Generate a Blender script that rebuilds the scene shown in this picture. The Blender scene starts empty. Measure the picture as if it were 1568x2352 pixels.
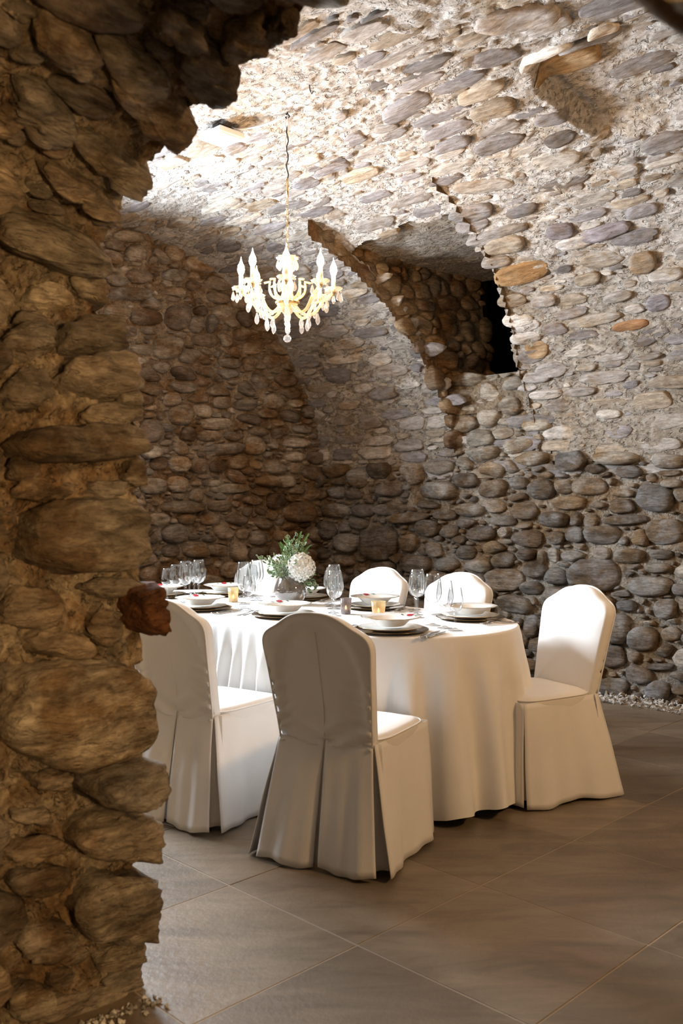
import bpy, math, random
import numpy as np
from mathutils import Vector, Matrix

# ------------------------------------------------------------------ camera, world, lights, exposure
SC = bpy.context.scene
COL = SC.collection
FPX, CX, HY, EYE = 2115.0, 784.0, 1165.0, 1.278      # focal length in px, centre column, horizon row, eye height
R2 = math.sqrt(2.0)

def P(u, v, z):                                      # room axes (u along the vault, v across it) to world
    return ((u + v) / R2, (v - u) / R2, z)

cam_data = bpy.data.cameras.new('camera')
cam = bpy.data.objects.new('camera', cam_data); COL.objects.link(cam)
cam.location = (0, 0, EYE); cam.rotation_euler = (math.radians(90), 0, 0)
cam_data.sensor_fit = 'AUTO'; cam_data.sensor_width = 36.0
cam_data.lens = FPX / 2352.0 * 36.0
cam_data.shift_y = -(1176.0 - HY) / 2352.0
cam_data.clip_start = 0.05; cam_data.clip_end = 60
cam_data.dof.use_dof = True; cam_data.dof.focus_distance = 4.7; cam_data.dof.aperture_fstop = 4.0
SC.camera = cam

world = bpy.data.worlds.new('world'); SC.world = world; world.use_nodes = True
bg = world.node_tree.nodes['Background']
bg.inputs[0].default_value = (1.0, 0.62, 0.28, 1); bg.inputs[1].default_value = 0.04

def area(name, loc, target, size, power, color, size_y=None, spread=180):
    d = bpy.data.lights.new(name, 'AREA'); d.energy = power; d.color = color
    d.shape = 'RECTANGLE' if size_y else 'SQUARE'; d.size = size
    if size_y: d.size_y = size_y
    d.spread = math.radians(spread)
    o = bpy.data.objects.new(name, d); COL.objects.link(o)
    o.location = loc
    o.rotation_euler = (Vector(target) - Vector(loc)).to_track_quat('-Z', 'Y').to_euler()
    return o
# daylight entering by the window at the far left end of the vault (out of sight behind the arch pillar)
area('window_daylight', P(-5.84, 2.35, 2.28), P(-1.5, 3.35, 2.45), 1.15, 285, (0.80, 0.90, 1.0), 0.95, 130)
# warm lamp in the passage on the camera's side of the arch
area('passage_lamp', P(1.15, 0.22, 1.30), P(-2.0, 1.1, 1.6), 0.35, 84, (1.0, 0.62, 0.28))
# warm lamp at the unseen right hand end of the vault
area('vault_lamp', P(0.9, 3.3, 2.75), P(-3.2, 3.4, 0.9), 0.4, 60, (1.0, 0.60, 0.27))

SC.view_settings.view_transform = 'Standard'; SC.view_settings.look = 'None'
SC.view_settings.gamma = 1.0; SC.view_settings.use_curve_mapping = False
SC.view_settings.exposure = 0.0
SC.cycles.max_bounces = 10; SC.cycles.transparent_max_bounces = 24
SC.cycles.sample_clamp_indirect = 6.0

# ------------------------------------------------------------------ helpers
rng = np.random.default_rng(11); random.seed(11)
_perm = np.concatenate([np.random.default_rng(3).permutation(256)] * 3)
def vnoise(p):
    p = np.asarray(p, float); i = np.floor(p).astype(int); f = p - i; f = f * f * (3 - 2 * f); i &= 255
    def h(a, b, c): return _perm[_perm[_perm[(i[:, 0] + a) & 255] + ((i[:, 1] + b) & 255)] + ((i[:, 2] + c) & 255)] / 255.0
    x, y, z = f[:, 0], f[:, 1], f[:, 2]
    l = lambda a, b, t: a + (b - a) * t
    return l(l(l(h(0,0,0), h(1,0,0), x), l(h(0,1,0), h(1,1,0), x), y), l(l(h(0,0,1), h(1,0,1), x), l(h(0,1,1), h(1,1,1), x), y), z) * 2 - 1
def fbm(p, o=4):
    p = np.asarray(p, float); a, s, t = 1.0, 0.0, 0.0
    for k in range(o):
        s = s + a * vnoise(p + 17.3 * k); t += a; a *= 0.55; p = p * 2.03
    return s / t

def link(name, me, parent=None):
    o = bpy.data.objects.new(name, me); COL.objects.link(o)
    if parent is not None: o.parent = parent
    return o
def mesh(name, verts, faces, mat, smooth=True, col=None):
    me = bpy.data.meshes.new(name)
    me.from_pydata([tuple(map(float, v)) for v in verts], [], [tuple(map(int, f)) for f in faces])
    if mat is not None: me.materials.append(mat)
    if smooth: me.polygons.foreach_set('use_smooth', np.ones(len(me.polygons), bool))
    if col is not None:
        c = np.asarray(col, float)
        if c.ndim == 1: c = np.tile(c, (len(verts), 1))
        at = me.attributes.new('tint', 'FLOAT_COLOR', 'POINT')
        at.data.foreach_set('color', np.hstack([c[:, :3], np.ones((len(c), 1))]).ravel())
    me.update()
    return me
def obj(name, verts, faces, mat, parent=None, smooth=True, col=None):
    return link(name, mesh(name, verts, faces, mat, smooth, col), parent)
def empty(name, loc, rz, label, cat, group=None):
    o = bpy.data.objects.new(name, None); COL.objects.link(o)
    o.location = loc; o.rotation_euler = (0, 0, rz); o.empty_display_size = 0.05
    tag(o, label, cat, group); return o
def tag(o, label, cat, group=None):
    o['label'] = label; o['category'] = cat
    if group: o['group'] = group
    return o
def struct(o): o['kind'] = 'structure'; return o
def copy_tree(o, parent=None):
    c = o.copy(); COL.objects.link(c); c.parent = parent
    for ch in list(o.children): copy_tree(ch, c)
    return c

class MB:                                            # collects shapes into one mesh
    def __init__(s): s.v, s.f = [], []
    def add(s, verts, faces):
        n = len(s.v); s.v += [tuple(map(float, q)) for q in verts]; s.f += [tuple(int(i) + n for i in f) for f in faces]; return s
    def lathe(s, prof, seg=24, c=(0, 0, 0), close=False, wav=None):
        vs, fs = [], []
        m = len(prof)
        for k in range(seg):
            a = 2 * math.pi * k / seg
            for (r, z) in prof:
                rr = r * (1 + (wav(a, r) if wav else 0))
                vs.append((c[0] + rr * math.cos(a), c[1] + rr * math.sin(a), c[2] + z))
        for k in range(seg):
            k2 = (k + 1) % seg
            for j in range(m - 1 if not close else m):
                j2 = (j + 1) % m
                fs.append((k * m + j, k2 * m + j, k2 * m + j2, k * m + j2))
        return s.add(vs, fs)
    def tube(s, pts, rad, seg=8, cap=True):
        pts = [Vector(p) for p in pts]; n = len(pts); rad = rad if hasattr(rad, '__len__') else [rad] * n
        vs, fs = [], []; ref = None
        for i, p in enumerate(pts):
            t = (pts[min(i + 1, n - 1)] - pts[max(i - 1, 0)]).normalized()
            if ref is None:
                ref = t.orthogonal().normalized()
            ref = (ref - t * ref.dot(t)).normalized(); b = t.cross(ref)
            for k in range(seg):
                a = 2 * math.pi * k / seg; vs.append(p + (ref * math.cos(a) + b * math.sin(a)) * rad[i])
        for i in range(n - 1):
            for k in range(seg):
                k2 = (k + 1) % seg; fs.append((i * seg + k, i * seg + k2, (i + 1) * seg + k2, (i + 1) * seg + k))
        if cap:
            fs.append(tuple(range(seg))[::-1]); fs.append(tuple((n - 1) * seg + k for k in range(seg)))
        return s.add(vs, fs)
    def box(s, c, d, rot=None, ch=0.0):
        x, y, z = d[0] / 2, d[1] / 2, d[2] / 2
        if ch:
            vs = [(sx * (x - ch * (a != 0)), sy * (y - ch * (a != 1)), sz * (z - ch * (a != 2))) for sx in (-1, 1) for sy in (-1, 1) for sz in (-1, 1) for a in range(3)]
            import bmesh
            bm = bmesh.new(); [bm.verts.new(q) for q in vs]; bmesh.ops.convex_hull(bm, input=bm.verts)
            bm.verts.index_update(); vs = [q.co.copy() for q in bm.verts]; fs = [[q.index for q in f.verts] for f in bm.faces]; bm.free()
        else:
            vs = [Vector((sx * x, sy * y, sz * z)) for sx in (-1, 1) for sy in (-1, 1) for sz in (-1, 1)]
            fs = [(0, 1, 3, 2), (4, 6, 7, 5), (0, 4, 5, 1), (2, 3, 7, 6), (0, 2, 6, 4), (1, 5, 7, 3)]
        if rot is not None: vs = [rot @ q for q in vs]
        return s.add([q + Vector(c) for q in vs], fs)
    def build(s, name, mat, parent=None, smooth=True): return obj(name, s.v, s.f, mat, parent, smooth)
    def data(s, name, mat, smooth=True): return mesh(name, s.v, s.f, mat, smooth)

# ------------------------------------------------------------------ materials
def nodes(name):
    m = bpy.data.materials.new(name); m.use_nodes = True; nt = m.node_tree
    return m, nt, nt.nodes['Principled BSDF']
def N(nt, t, **k):
    n = nt.nodes.new(t)
    for a, b in k.items():
        if a.startswith('i_'): n.inputs[a[2:].replace('_', ' ')].default_value = b
        else: setattr(n, a, b)
    return n
def plain(name, color, rough=0.5, metal=0.0, **k):
    m, nt, b = nodes(name); b.inputs['Base Color'].default_value = (*color, 1); b.inputs['Roughness'].default_value = rough
    b.inputs['Metallic'].default_value = metal
    for a, v in k.items(): b.inputs[a].default_value = v
    return m
def noise(nt, scale, detail=6, rough=0.6, dist=0.0, vec=None):
    n = N(nt, 'ShaderNodeTexNoise'); n.inputs['Scale'].default_value = scale; n.inputs['Detail'].default_value = detail
    n.inputs['Roughness'].default_value = rough; n.inputs['Distortion'].default_value = dist
    if vec: nt.links.new(vec, n.inputs['Vector'])
    return n
def ramp(nt, fac, stops):
    r = N(nt, 'ShaderNodeValToRGB'); nt.links.new(fac, r.inputs[0])
    while len(r.color_ramp.elements) < len(stops): r.color_ramp.elements.new(0.5)
    for e, (p, c) in zip(r.color_ramp.elements, stops): e.position = p; e.color = (*c, 1) if len(c) == 3 else c
    return r
def mul(nt, a, b, blend='MULTIPLY', fac=1.0):
    x = N(nt, 'ShaderNodeMix', data_type='RGBA', blend_type=blend); x.inputs[0].default_value = fac
    nt.links.new(a, x.inputs[6]); nt.links.new(b, x.inputs[7]); return x.outputs[2]
def stone_mat(name, lo=0.42, hi=1.4, bump=0.9, fine=60, tintscale=9, stretch=(.4, .4, 1.5), rough=0.9, dist=0.03, dirt=(.62, .46, .30), dirt_at=0.42, facets=0.5, pits=0.0):
    m, nt, b = nodes(name)
    at = N(nt, 'ShaderNodeAttribute', attribute_name='tint')
    tc = N(nt, 'ShaderNodeTexCoord'); mp = N(nt, 'ShaderNodeMapping'); mp.inputs['Scale'].default_value = stretch
    m0 = N(nt, 'ShaderNodeMapping'); m0.inputs['Rotation'].default_value = (0, 0, math.radians(45)); nt.links.new(tc.outputs['Object'], m0.inputs[0])
    nt.links.new(m0.outputs[0], mp.inputs[0])
    n1 = noise(nt, tintscale, 8, 0.68, 0.5, mp.outputs[0]); n2 = noise(nt, fine, 8, 0.75, 0.3, mp.outputs[0]); n3 = noise(nt, 3.1, 6, 0.7, 0.3, m0.outputs[0])
    vo = N(nt, 'ShaderNodeTexVoronoi'); vo.inputs['Scale'].default_value = 24; nt.links.new(mp.outputs[0], vo.inputs['Vector'])
    r = ramp(nt, n1.outputs[0], [(0.3, (lo, lo * 0.95, lo * 0.88)), (0.68, (hi, hi, hi))])
    c = mul(nt, at.outputs['Color'], r.outputs[0])
    r2 = ramp(nt, n2.outputs[0], [(0.32, (0.55, 0.51, 0.47)), (0.6, (1.15, 1.15, 1.15))])
    c = mul(nt, c, r2.outputs[0])
    r3 = ramp(nt, n3.outputs[0], [(dirt_at, dirt), (dirt_at + .14, (1, 1, 1))])
    c = mul(nt, c, r3.outputs[0])
    nt.links.new(c, b.inputs['Base Color']); b.inputs['Roughness'].default_value = rough
    b.inputs['Specular IOR Level'].default_value = 0.2
    ad = N(nt, 'ShaderNodeMath', operation='MULTIPLY_ADD'); ad.inputs[1].default_value = 0.9
    nt.links.new(n1.outputs[0], ad.inputs[0])
    s2 = N(nt, 'ShaderNodeMath', operation='MULTIPLY'); s2.inputs[1].default_value = 0.55; nt.links.new(n2.outputs[0], s2.inputs[0]); nt.links.new(s2.outputs[0], ad.inputs[2])
    a3 = N(nt, 'ShaderNodeMath', operation='MULTIPLY_ADD'); a3.inputs[1].default_value = facets
    nt.links.new(vo.outputs['Distance'], a3.inputs[0]); nt.links.new(ad.outputs[0], a3.inputs[2]); hgt = a3.outputs[0]
    if pits:
        n4 = noise(nt, 34, 4, 0.6, 0.4, mp.outputs[0]); p4 = ramp(nt, n4.outputs[0], [(.36, (0, 0, 0)), (.46, (1, 1, 1))])
        a4 = N(nt, 'ShaderNodeMath', operation='MULTIPLY_ADD'); a4.inputs[1].default_value = pits; nt.links.new(p4.outputs[0], a4.inputs[0]); nt.links.new(hgt, a4.inputs[2]); hgt = a4.outputs[0]
    bp = N(nt, 'ShaderNodeBump'); bp.inputs['Strength'].default_value = bump; bp.inputs['Distance'].default_value = dist
    nt.links.new(hgt, bp.inputs['Height']); nt.links.new(bp.outputs[0], b.inputs['Normal'])
    return m
M = {}
M['stone'] = stone_mat('field_stone')
M['mortar'] = stone_mat('lime_mortar', 0.6, 1.25, 1.0, 75, 14, (1, 1, 1), pits=.5)
M['slate'] = stone_mat('slate', 0.65, 1.3, 0.9, 50, 7, stretch=(0.3, 1, 1), facets=.6, dirt=(.8, .66, .5), dirt_at=.36)
M['vault_mortar'] = stone_mat('crumbly_vault_mortar', 0.8, 1.12, 1.0, 45, 14, stretch=(0.65, 1, 1), dist=0.035, dirt=(.88, .78, .64), dirt_at=.34, pits=.9)
M['fore'] = stone_mat('arch_stone', 0.26, 1.6, 1.0, 48, 11, dist=0.03, stretch=(1.3, .45, 1.6), dirt=(.50, .40, .30), dirt_at=.40, pits=.35)
M['fore_mortar'] = stone_mat('arch_mortar', 0.34, 1.45, 1.0, 60, 16, (1, 1, 1), dist=0.03, dirt=(.55, .42, .30), pits=.9)

def tile_mat():
    m, nt, b = nodes('porcelain_tile')
    at = N(nt, 'ShaderNodeAttribute', attribute_name='tint'); tc = N(nt, 'ShaderNodeTexCoord'); mp = N(nt, 'ShaderNodeMapping')
    mp.inputs['Scale'].default_value = (1.2, 4.5, 1); mp.inputs['Rotation'].default_value = (0, 0, math.radians(-12))
    nt.links.new(tc.outputs['Object'], mp.inputs[0])
    n1 = noise(nt, 2.2, 8, 0.62, 0.8, mp.outputs[0]); n2 = noise(nt, 38, 6, 0.6, 0, tc.outputs['Object'])
    r = ramp(nt, n1.outputs[0], [(0.28, (0.62, 0.6, 0.57)), (0.72, (1.28, 1.26, 1.22))])
    c = mul(nt, at.outputs['Color'], r.outputs[0])
    nt.links.new(c, b.inputs['Base Color']); b.inputs['Roughness'].default_value = 0.42; b.inputs['Specular IOR Level'].default_value = 0.45
    bp = N(nt, 'ShaderNodeBump'); bp.inputs['Strength'].default_value = 0.42; bp.inputs['Distance'].default_value = 0.005
    nt.links.new(n2.outputs[0], bp.inputs['Height']); nt.links.new(bp.outputs[0], b.inputs['Normal'])
    return m
M['tile'] = tile_mat()
M['grout'] = plain('grout', (0.34, 0.27, 0.19), 0.9)
M['dark'] = plain('unlit_void_black', (0.012, 0.010, 0.008), 0.95)  # near-black colour stands in for the unlit depth behind the niche
def cloth_mat(name, color, sheen=0.2, rough=0.75):
    m, nt, b = nodes(name); tc = N(nt, 'ShaderNodeTexCoord')
    n1 = noise(nt, 240, 3, 0.6, 0, tc.outputs['Object']); n0 = noise(nt, 7, 4, 0.5, 0.3, tc.outputs['Object'])
    r = ramp(nt, n0.outputs[0], [(0.3, tuple(x * 0.95 for x in color)), (0.7, color)])
    nt.links.new(r.outputs[0], b.inputs['Base Color']); b.inputs['Roughness'].default_value = rough
    b.inputs['Sheen Weight'].default_value = sheen
    bp = N(nt, 'ShaderNodeBump'); bp.inputs['Strength'].default_value = 0.18; bp.inputs['Distance'].default_value = 0.0015
    nt.links.new(n1.outputs[0], bp.inputs['Height']); nt.links.new(bp.outputs[0], b.inputs['Normal'])
    return m
M['cloth'] = cloth_mat('white_tablecloth', (0.80, 0.79, 0.775))
M['cover'] = cloth_mat('white_chair_cover', (0.78, 0.765, 0.745), 0.25, 0.62)
M['china'] = plain('glazed_china', (0.83, 0.81, 0.77), 0.16, 0.0, **{'Coat Weight': 0.3})
M['bronze'] = plain('bronze_charger', (0.22, 0.145, 0.07), 0.22, 0.9)
M['steel'] = plain('cutlery_steel', (0.62, 0.60, 0.57), 0.16, 1.0)
M['brass'] = plain('gilt_brass', (0.80, 0.62, 0.32), 0.25, 1.0)
M['black'] = plain('black_metal', (0.02, 0.02, 0.02), 0.45)
M['white_plastic'] = plain('white_enamel', (0.85, 0.86, 0.88), 0.35)
M['wood'] = plain('table_wood', (0.25, 0.15, 0.08), 0.6)
M['red'] = plain('red_flower_print', (0.42, 0.03, 0.05), 0.25)
M['leafprint'] = plain('green_leaf_print', (0.06, 0.12, 0.05), 0.25)
M['gold_rim'] = plain('gilded_rim', (0.72, 0.60, 0.40), 0.25, 0.8)
M['sleeve'] = plain('candle_sleeve', (0.88, 0.85, 0.76), 0.45)
def glass_mat(name, tint=(0.97, 0.98, 0.98), base=0.05, edge=0.75, rough=0.02, milk=0.0, milkcol=(0.9, 0.9, 0.9)):
    m, nt, b = nodes(name); nt.nodes.remove(b); out = nt.nodes['Material Output']
    tr = N(nt, 'ShaderNodeBsdfTransparent'); tr.inputs[0].default_value = (*tint, 1)
    gl = N(nt, 'ShaderNodeBsdfGlossy'); gl.inputs['Roughness'].default_value = rough; gl.inputs[0].default_value = (1, 1, 1, 1)
    lw = N(nt, 'ShaderNodeLayerWeight'); lw.inputs['Blend'].default_value = 0.5
    pw = N(nt, 'ShaderNodeMath', operation='POWER'); pw.inputs[1].default_value = 2.4; nt.links.new(lw.outputs['Facing'], pw.inputs[0])
    mr = N(nt, 'ShaderNodeMapRange'); mr.inputs['To Min'].default_value = base; mr.inputs['To Max'].default_value = edge
    nt.links.new(pw.outputs[0], mr.inputs[0])
    tcl = ramp(nt, pw.outputs[0], [(0.25, tint), (0.85, tuple(x * .55 for x in tint))]); nt.links.new(tcl.outputs[0], tr.inputs[0])
    mx = N(nt, 'ShaderNodeMixShader'); nt.links.new(mr.outputs[0], mx.inputs[0]); nt.links.new(tr.outputs[0], mx.inputs[1]); nt.links.new(gl.outputs[0], mx.inputs[2])
    last = mx
    if milk:
        df = N(nt, 'ShaderNodeBsdfDiffuse'); df.inputs[0].default_value = (*milkcol, 1)
        tl = N(nt, 'ShaderNodeBsdfTranslucent'); tl.inputs[0].default_value = (*milkcol, 1)
        a = N(nt, 'ShaderNodeMixShader'); a.inputs[0].default_value = 0.5; nt.links.new(df.outputs[0], a.inputs[1]); nt.links.new(tl.outputs[0], a.inputs[2])
        q = N(nt, 'ShaderNodeMixShader'); q.inputs[0].default_value = milk; nt.links.new(mx.outputs[0], q.inputs[1]); nt.links.new(a.outputs[0], q.inputs[2]); last = q
    nt.links.new(last.outputs[0], out.inputs[0]); return m
M['glass'] = glass_mat('clear_glass', (.965, .972, .975), base=0.055, edge=0.95)
M['crystal'] = glass_mat('cut_crystal', (.92, .91, .90), base=0.14, edge=0.9, milk=0.12, milkcol=(0.95, 0.93, 0.9))
M['crystal_arm'] = glass_mat('ribbed_crystal', (0.98, 0.93, 0.85), base=0.12, edge=0.7, milk=0.30, milkcol=(0.80, 0.66, 0.46))
M['mercury_gold'] = glass_mat('gold_mercury_glass', (0.95, 0.85, 0.62), 0.15, 0.7, 0.12, milk=0.55, milkcol=(0.80, 0.68, 0.45))
M['mercury_grey'] = glass_mat('grey_mercury_glass', (0.75, 0.68, 0.66), 0.15, 0.7, 0.12, milk=0.55, milkcol=(0.36, 0.31, 0.30))
M['vase'] = glass_mat('smoky_crackled_glass', (0.72, 0.68, 0.65), 0.16, 0.85, 0.07, milk=0.16, milkcol=(0.42, 0.37, 0.34))
def emit(name, color, s):
    m, nt, b = nodes(name); b.inputs['Base Color'].default_value = (*color, 1)
    b.inputs['Emission Color'].default_value = (*color, 1); b.inputs['Emission Strength'].default_value = s; return m
M['bulb'] = emit('glowing_bulb', (1.0, 0.59, 0.26), 330.0)
M['flame'] = emit('candle_flame', (1.0, 0.62, 0.25), 30.0)
M['wax'] = plain('tealight_wax', (0.85, 0.8, 0.7), 0.5, 0, **{'Subsurface Weight': 0.2})
M['petal'] = plain('white_petal', (0.80, 0.78, 0.72), 0.6, 0, **{'Subsurface Weight': 0.1})
M['fern'] = plain('fern_green', (0.16, 0.30, 0.09), 0.55)
def leaf_mat():
    m, nt, b = nodes('variegated_leaf'); at = N(nt, 'ShaderNodeAttribute', attribute_name='tint')
    nt.links.new(at.outputs['Color'], b.inputs['Base Color']); b.inputs['Roughness'].default_value = 0.5; return m
M['leaf'] = leaf_mat()
def gravel_mat():
    m, nt, b = nodes('gravel'); g = N(nt, 'ShaderNodeNewGeometry')
    r = ramp(nt, g.outputs['Random Per Island'], [(0.0, (0.17, 0.155, 0.14)), (0.5, (0.36, 0.34, 0.31)), (1.0, (0.55, 0.53, 0.49))])
    nt.links.new(r.outputs[0], b.inputs['Base Color']); b.inputs['Roughness'].default_value = 0.85; return m
M['gravel'] = gravel_mat()
# ------------------------------------------------------------------ shell geometry
V_R, U_B, V_N, V_O = 5.73, -6.0, 1.35, 0.72          # right wall, end wall, inner and outer face of the arch wall
V0, VA, VB, ZS, VA2 = 3.54, 2.19, 1.87, 1.50, 3.3    # vault: centre, half width, rise, springing; flatter on the near side
def half(v): return np.where(np.asarray(v) > V0, VA, VA2)
def vault_z(v): return ZS + VB * np.sqrt(np.clip(1 - ((v - V0) / half(v)) ** 2, 0, 1))
_ph = np.linspace(0, math.acos((1.34 - V0) / VA2), 2001); _vv = V0 + np.where(np.cos(_ph) > 0, VA, VA2) * np.cos(_ph); _zz = ZS + VB * np.sin(_ph)
_sl = np.concatenate([[0], np.cumsum(np.hypot(np.diff(_vv), np.diff(_zz)))])
def vault_s_of_v(v): return np.interp(np.arccos(np.clip((v - V0) / half(v), -1, 1)), _ph, _sl)
# niche cut through the haunch of the vault, and the shallow step at the upper right
NV_T, NZ_SILL, NZ_TOP, NV_BACK = 4.60, 2.25, 3.13, 6.27
def niche_u(z):                                       # left and right limits of the niche at height z
    return np.interp(z, [1.80, 2.3, 3.15], [-4.42, -4.47, -4.60]), np.interp(z, [1.8, 2.25, 2.7, 3.15], [-3.72, -3.78, -3.66, -3.56])

def img_ray(px, py):                                  # direction of view (per metre of depth) for a point of the photograph
    return (np.asarray(px, float) - CX) / FPX, -(np.asarray(py, float) - HY) / FPX

class Surf:                                           # pos(a, b, h): point on the surface, h metres proud of it
    pass
class RightWall(Surf):
    def pos(s, a, b, h): return np.stack([(a + V_R - h) / R2, (V_R - h - a) / R2, b + 0 * a], 1)
    def hit(s, px, py):
        k, m = img_ray(px, py); Y = V_R * R2 / (1 + k); return (k - 1) * Y / R2, EYE + m * Y
class EndWall(Surf):
    def pos(s, a, b, h): return np.stack([(U_B + h + a) / R2, (a - U_B - h) / R2, b + 0 * a], 1)
    def hit(s, px, py):
        k, m = img_ray(px, py); Y = -U_B * R2 / (1 - k); return (k + 1) * Y / R2, EYE + m * Y
def step_off(u, s):                                   # upper right part of the vault lies a little higher
    ue = np.interp(s, [2.2, 2.5, 2.8, 2.95], [-2.45, -2.53, -2.56, -2.49])
    return np.clip((u - ue) / .045, 0, 1) * np.clip((s - 2.2 - .12 * np.clip(-1.8 - u, -1, 1)) / .12, 0, 1) * np.clip((3.08 - s) / .2, 0, 1) * np.clip((-1.2 - u) / .7, 0, 1)
STEP_ON = [True]
class Vault(Surf):
    def pos(s, a, b, h):
        ph = np.interp(b, _sl, _ph); va_ = np.where(np.cos(ph) > 0, VA, VA2); n = np.stack([np.cos(ph) / va_, np.sin(ph) / VB], 1); n /= np.linalg.norm(n, axis=1)[:, None]
        hh = h - (0.10 * step_off(a, b) if STEP_ON[0] else 0)
        v = V0 + va_ * np.cos(ph) - n[:, 0] * hh; z = ZS + VB * np.sin(ph) - n[:, 1] * hh
        return np.stack([(a + v) / R2, (v - a) / R2, z], 1)
    def hit(s, px, py):
        k, m = np.broadcast_arrays(*img_ray(px, py)); k = np.atleast_1d(k).astype(float); m = np.atleast_1d(m).astype(float)
        lo = np.full(k.shape, 1.5); hi = V_R * R2 / (1 + k) - 1e-4
        for _ in range(50):
            Y = (lo + hi) / 2; v = (1 + k) * Y / R2; out = (EYE + m * Y) > vault_z(v)
            hi = np.where(out, Y, hi); lo = np.where(out, lo, Y)
        Y = lo; return (k - 1) * Y / R2, vault_s_of_v((1 + k) * Y / R2)
# profile of the arched opening in the near wall, as (u, z) from the left foot over the crown to the right foot
_prof = np.array([(-2.135, -0.02), (-2.125, .12), (-2.11, .30), (-2.10, .7), (-2.11, 1.2), (-2.13, 1.5), (-2.20, 1.66), (-2.34, 1.80), (-2.33, 1.98), (-2.20, 2.10), (-2.03, 2.20),
                  (-1.80, 2.285), (-1.58, 2.345), (-1.36, 2.365), (-1.08, 2.33), (-.84, 2.22), (-.68, 2.10), (-.54, 1.96), (-.44, 1.83), (-.35, 1.72), (-.20, 1.58), (-.08, 1.25), (-.06, .6), (-.06, -0.02)])
_pd = np.concatenate([[0], np.cumsum(np.linalg.norm(np.diff(_prof, axis=0), axis=1))])
PS = np.linspace(0, _pd[-1], 900)
PU, PZ = np.interp(PS, _pd, _prof[:, 0]), np.interp(PS, _pd, _prof[:, 1])
_kk = np.hanning(41); _kk /= _kk.sum()
PU = np.convolve(np.pad(PU, 20, mode='edge'), _kk, 'valid'); PZ = np.convolve(np.pad(PZ, 20, mode='reflect', reflect_type='odd'), _kk, 'valid')
_tn = np.stack([np.gradient(PZ), -np.gradient(PU)], 1); _tn /= np.linalg.norm(_tn, axis=1)[:, None]     # into the opening
class Arch(Surf):                                     # a = v (depth through the wall), b = length along the profile
    def pos(s, a, b, h):
        u = np.interp(b, PS, PU) + h * np.interp(b, PS, _tn[:, 0]); z = np.interp(b, PS, PZ) + h * np.interp(b, PS, _tn[:, 1])
        return np.stack([(u + a) / R2, (a - u) / R2, z + 0 * a], 1)
    def hit(s, px, py):
        px = np.atleast_1d(np.asarray(px, float)); py = np.atleast_1d(np.asarray(py, float)); k, m = img_ray(px, py)
        Y = np.linspace(0.5, 3.2, 700); A, B = np.zeros(len(px)), np.zeros(len(px))
        nl = 450                                      # the left half of the profile is what the camera can meet
        for i in range(len(px)):
            u = (k[i] - 1) * Y / R2; z = EYE + m[i] * Y
            d = (u[:, None] - PU[None, :700]) ** 2 + (z[:, None] - PZ[None, :700]) ** 2; j = d.argmin(1)
            sd = (u - PU[j]) * _tn[j, 0] + (z - PZ[j]) * _tn[j, 1]
            q = np.argmax(sd < 0) if (sd < 0).any() else len(Y) - 1
            A[i] = (k[i] + 1) * Y[q] / R2; B[i] = PS[j[q]]
        m_ = np.median(B); w_ = 0.05 + 1.2 * np.median(np.abs(B - m_))
        return np.clip(A, V_O + .01, V_N + .012), np.clip(B, m_ - 2.2 * w_, m_ + 2.2 * w_)
S_R, S_E, S_V, S_A = RightWall(), EndWall(), Vault(), Arch()

def to_px(p):
    p = np.asarray(p); Y = np.maximum(p[:, 1], 0.05); return CX + FPX * p[:, 0] / Y, HY - FPX * (p[:, 2] - EYE) / Y

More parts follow.
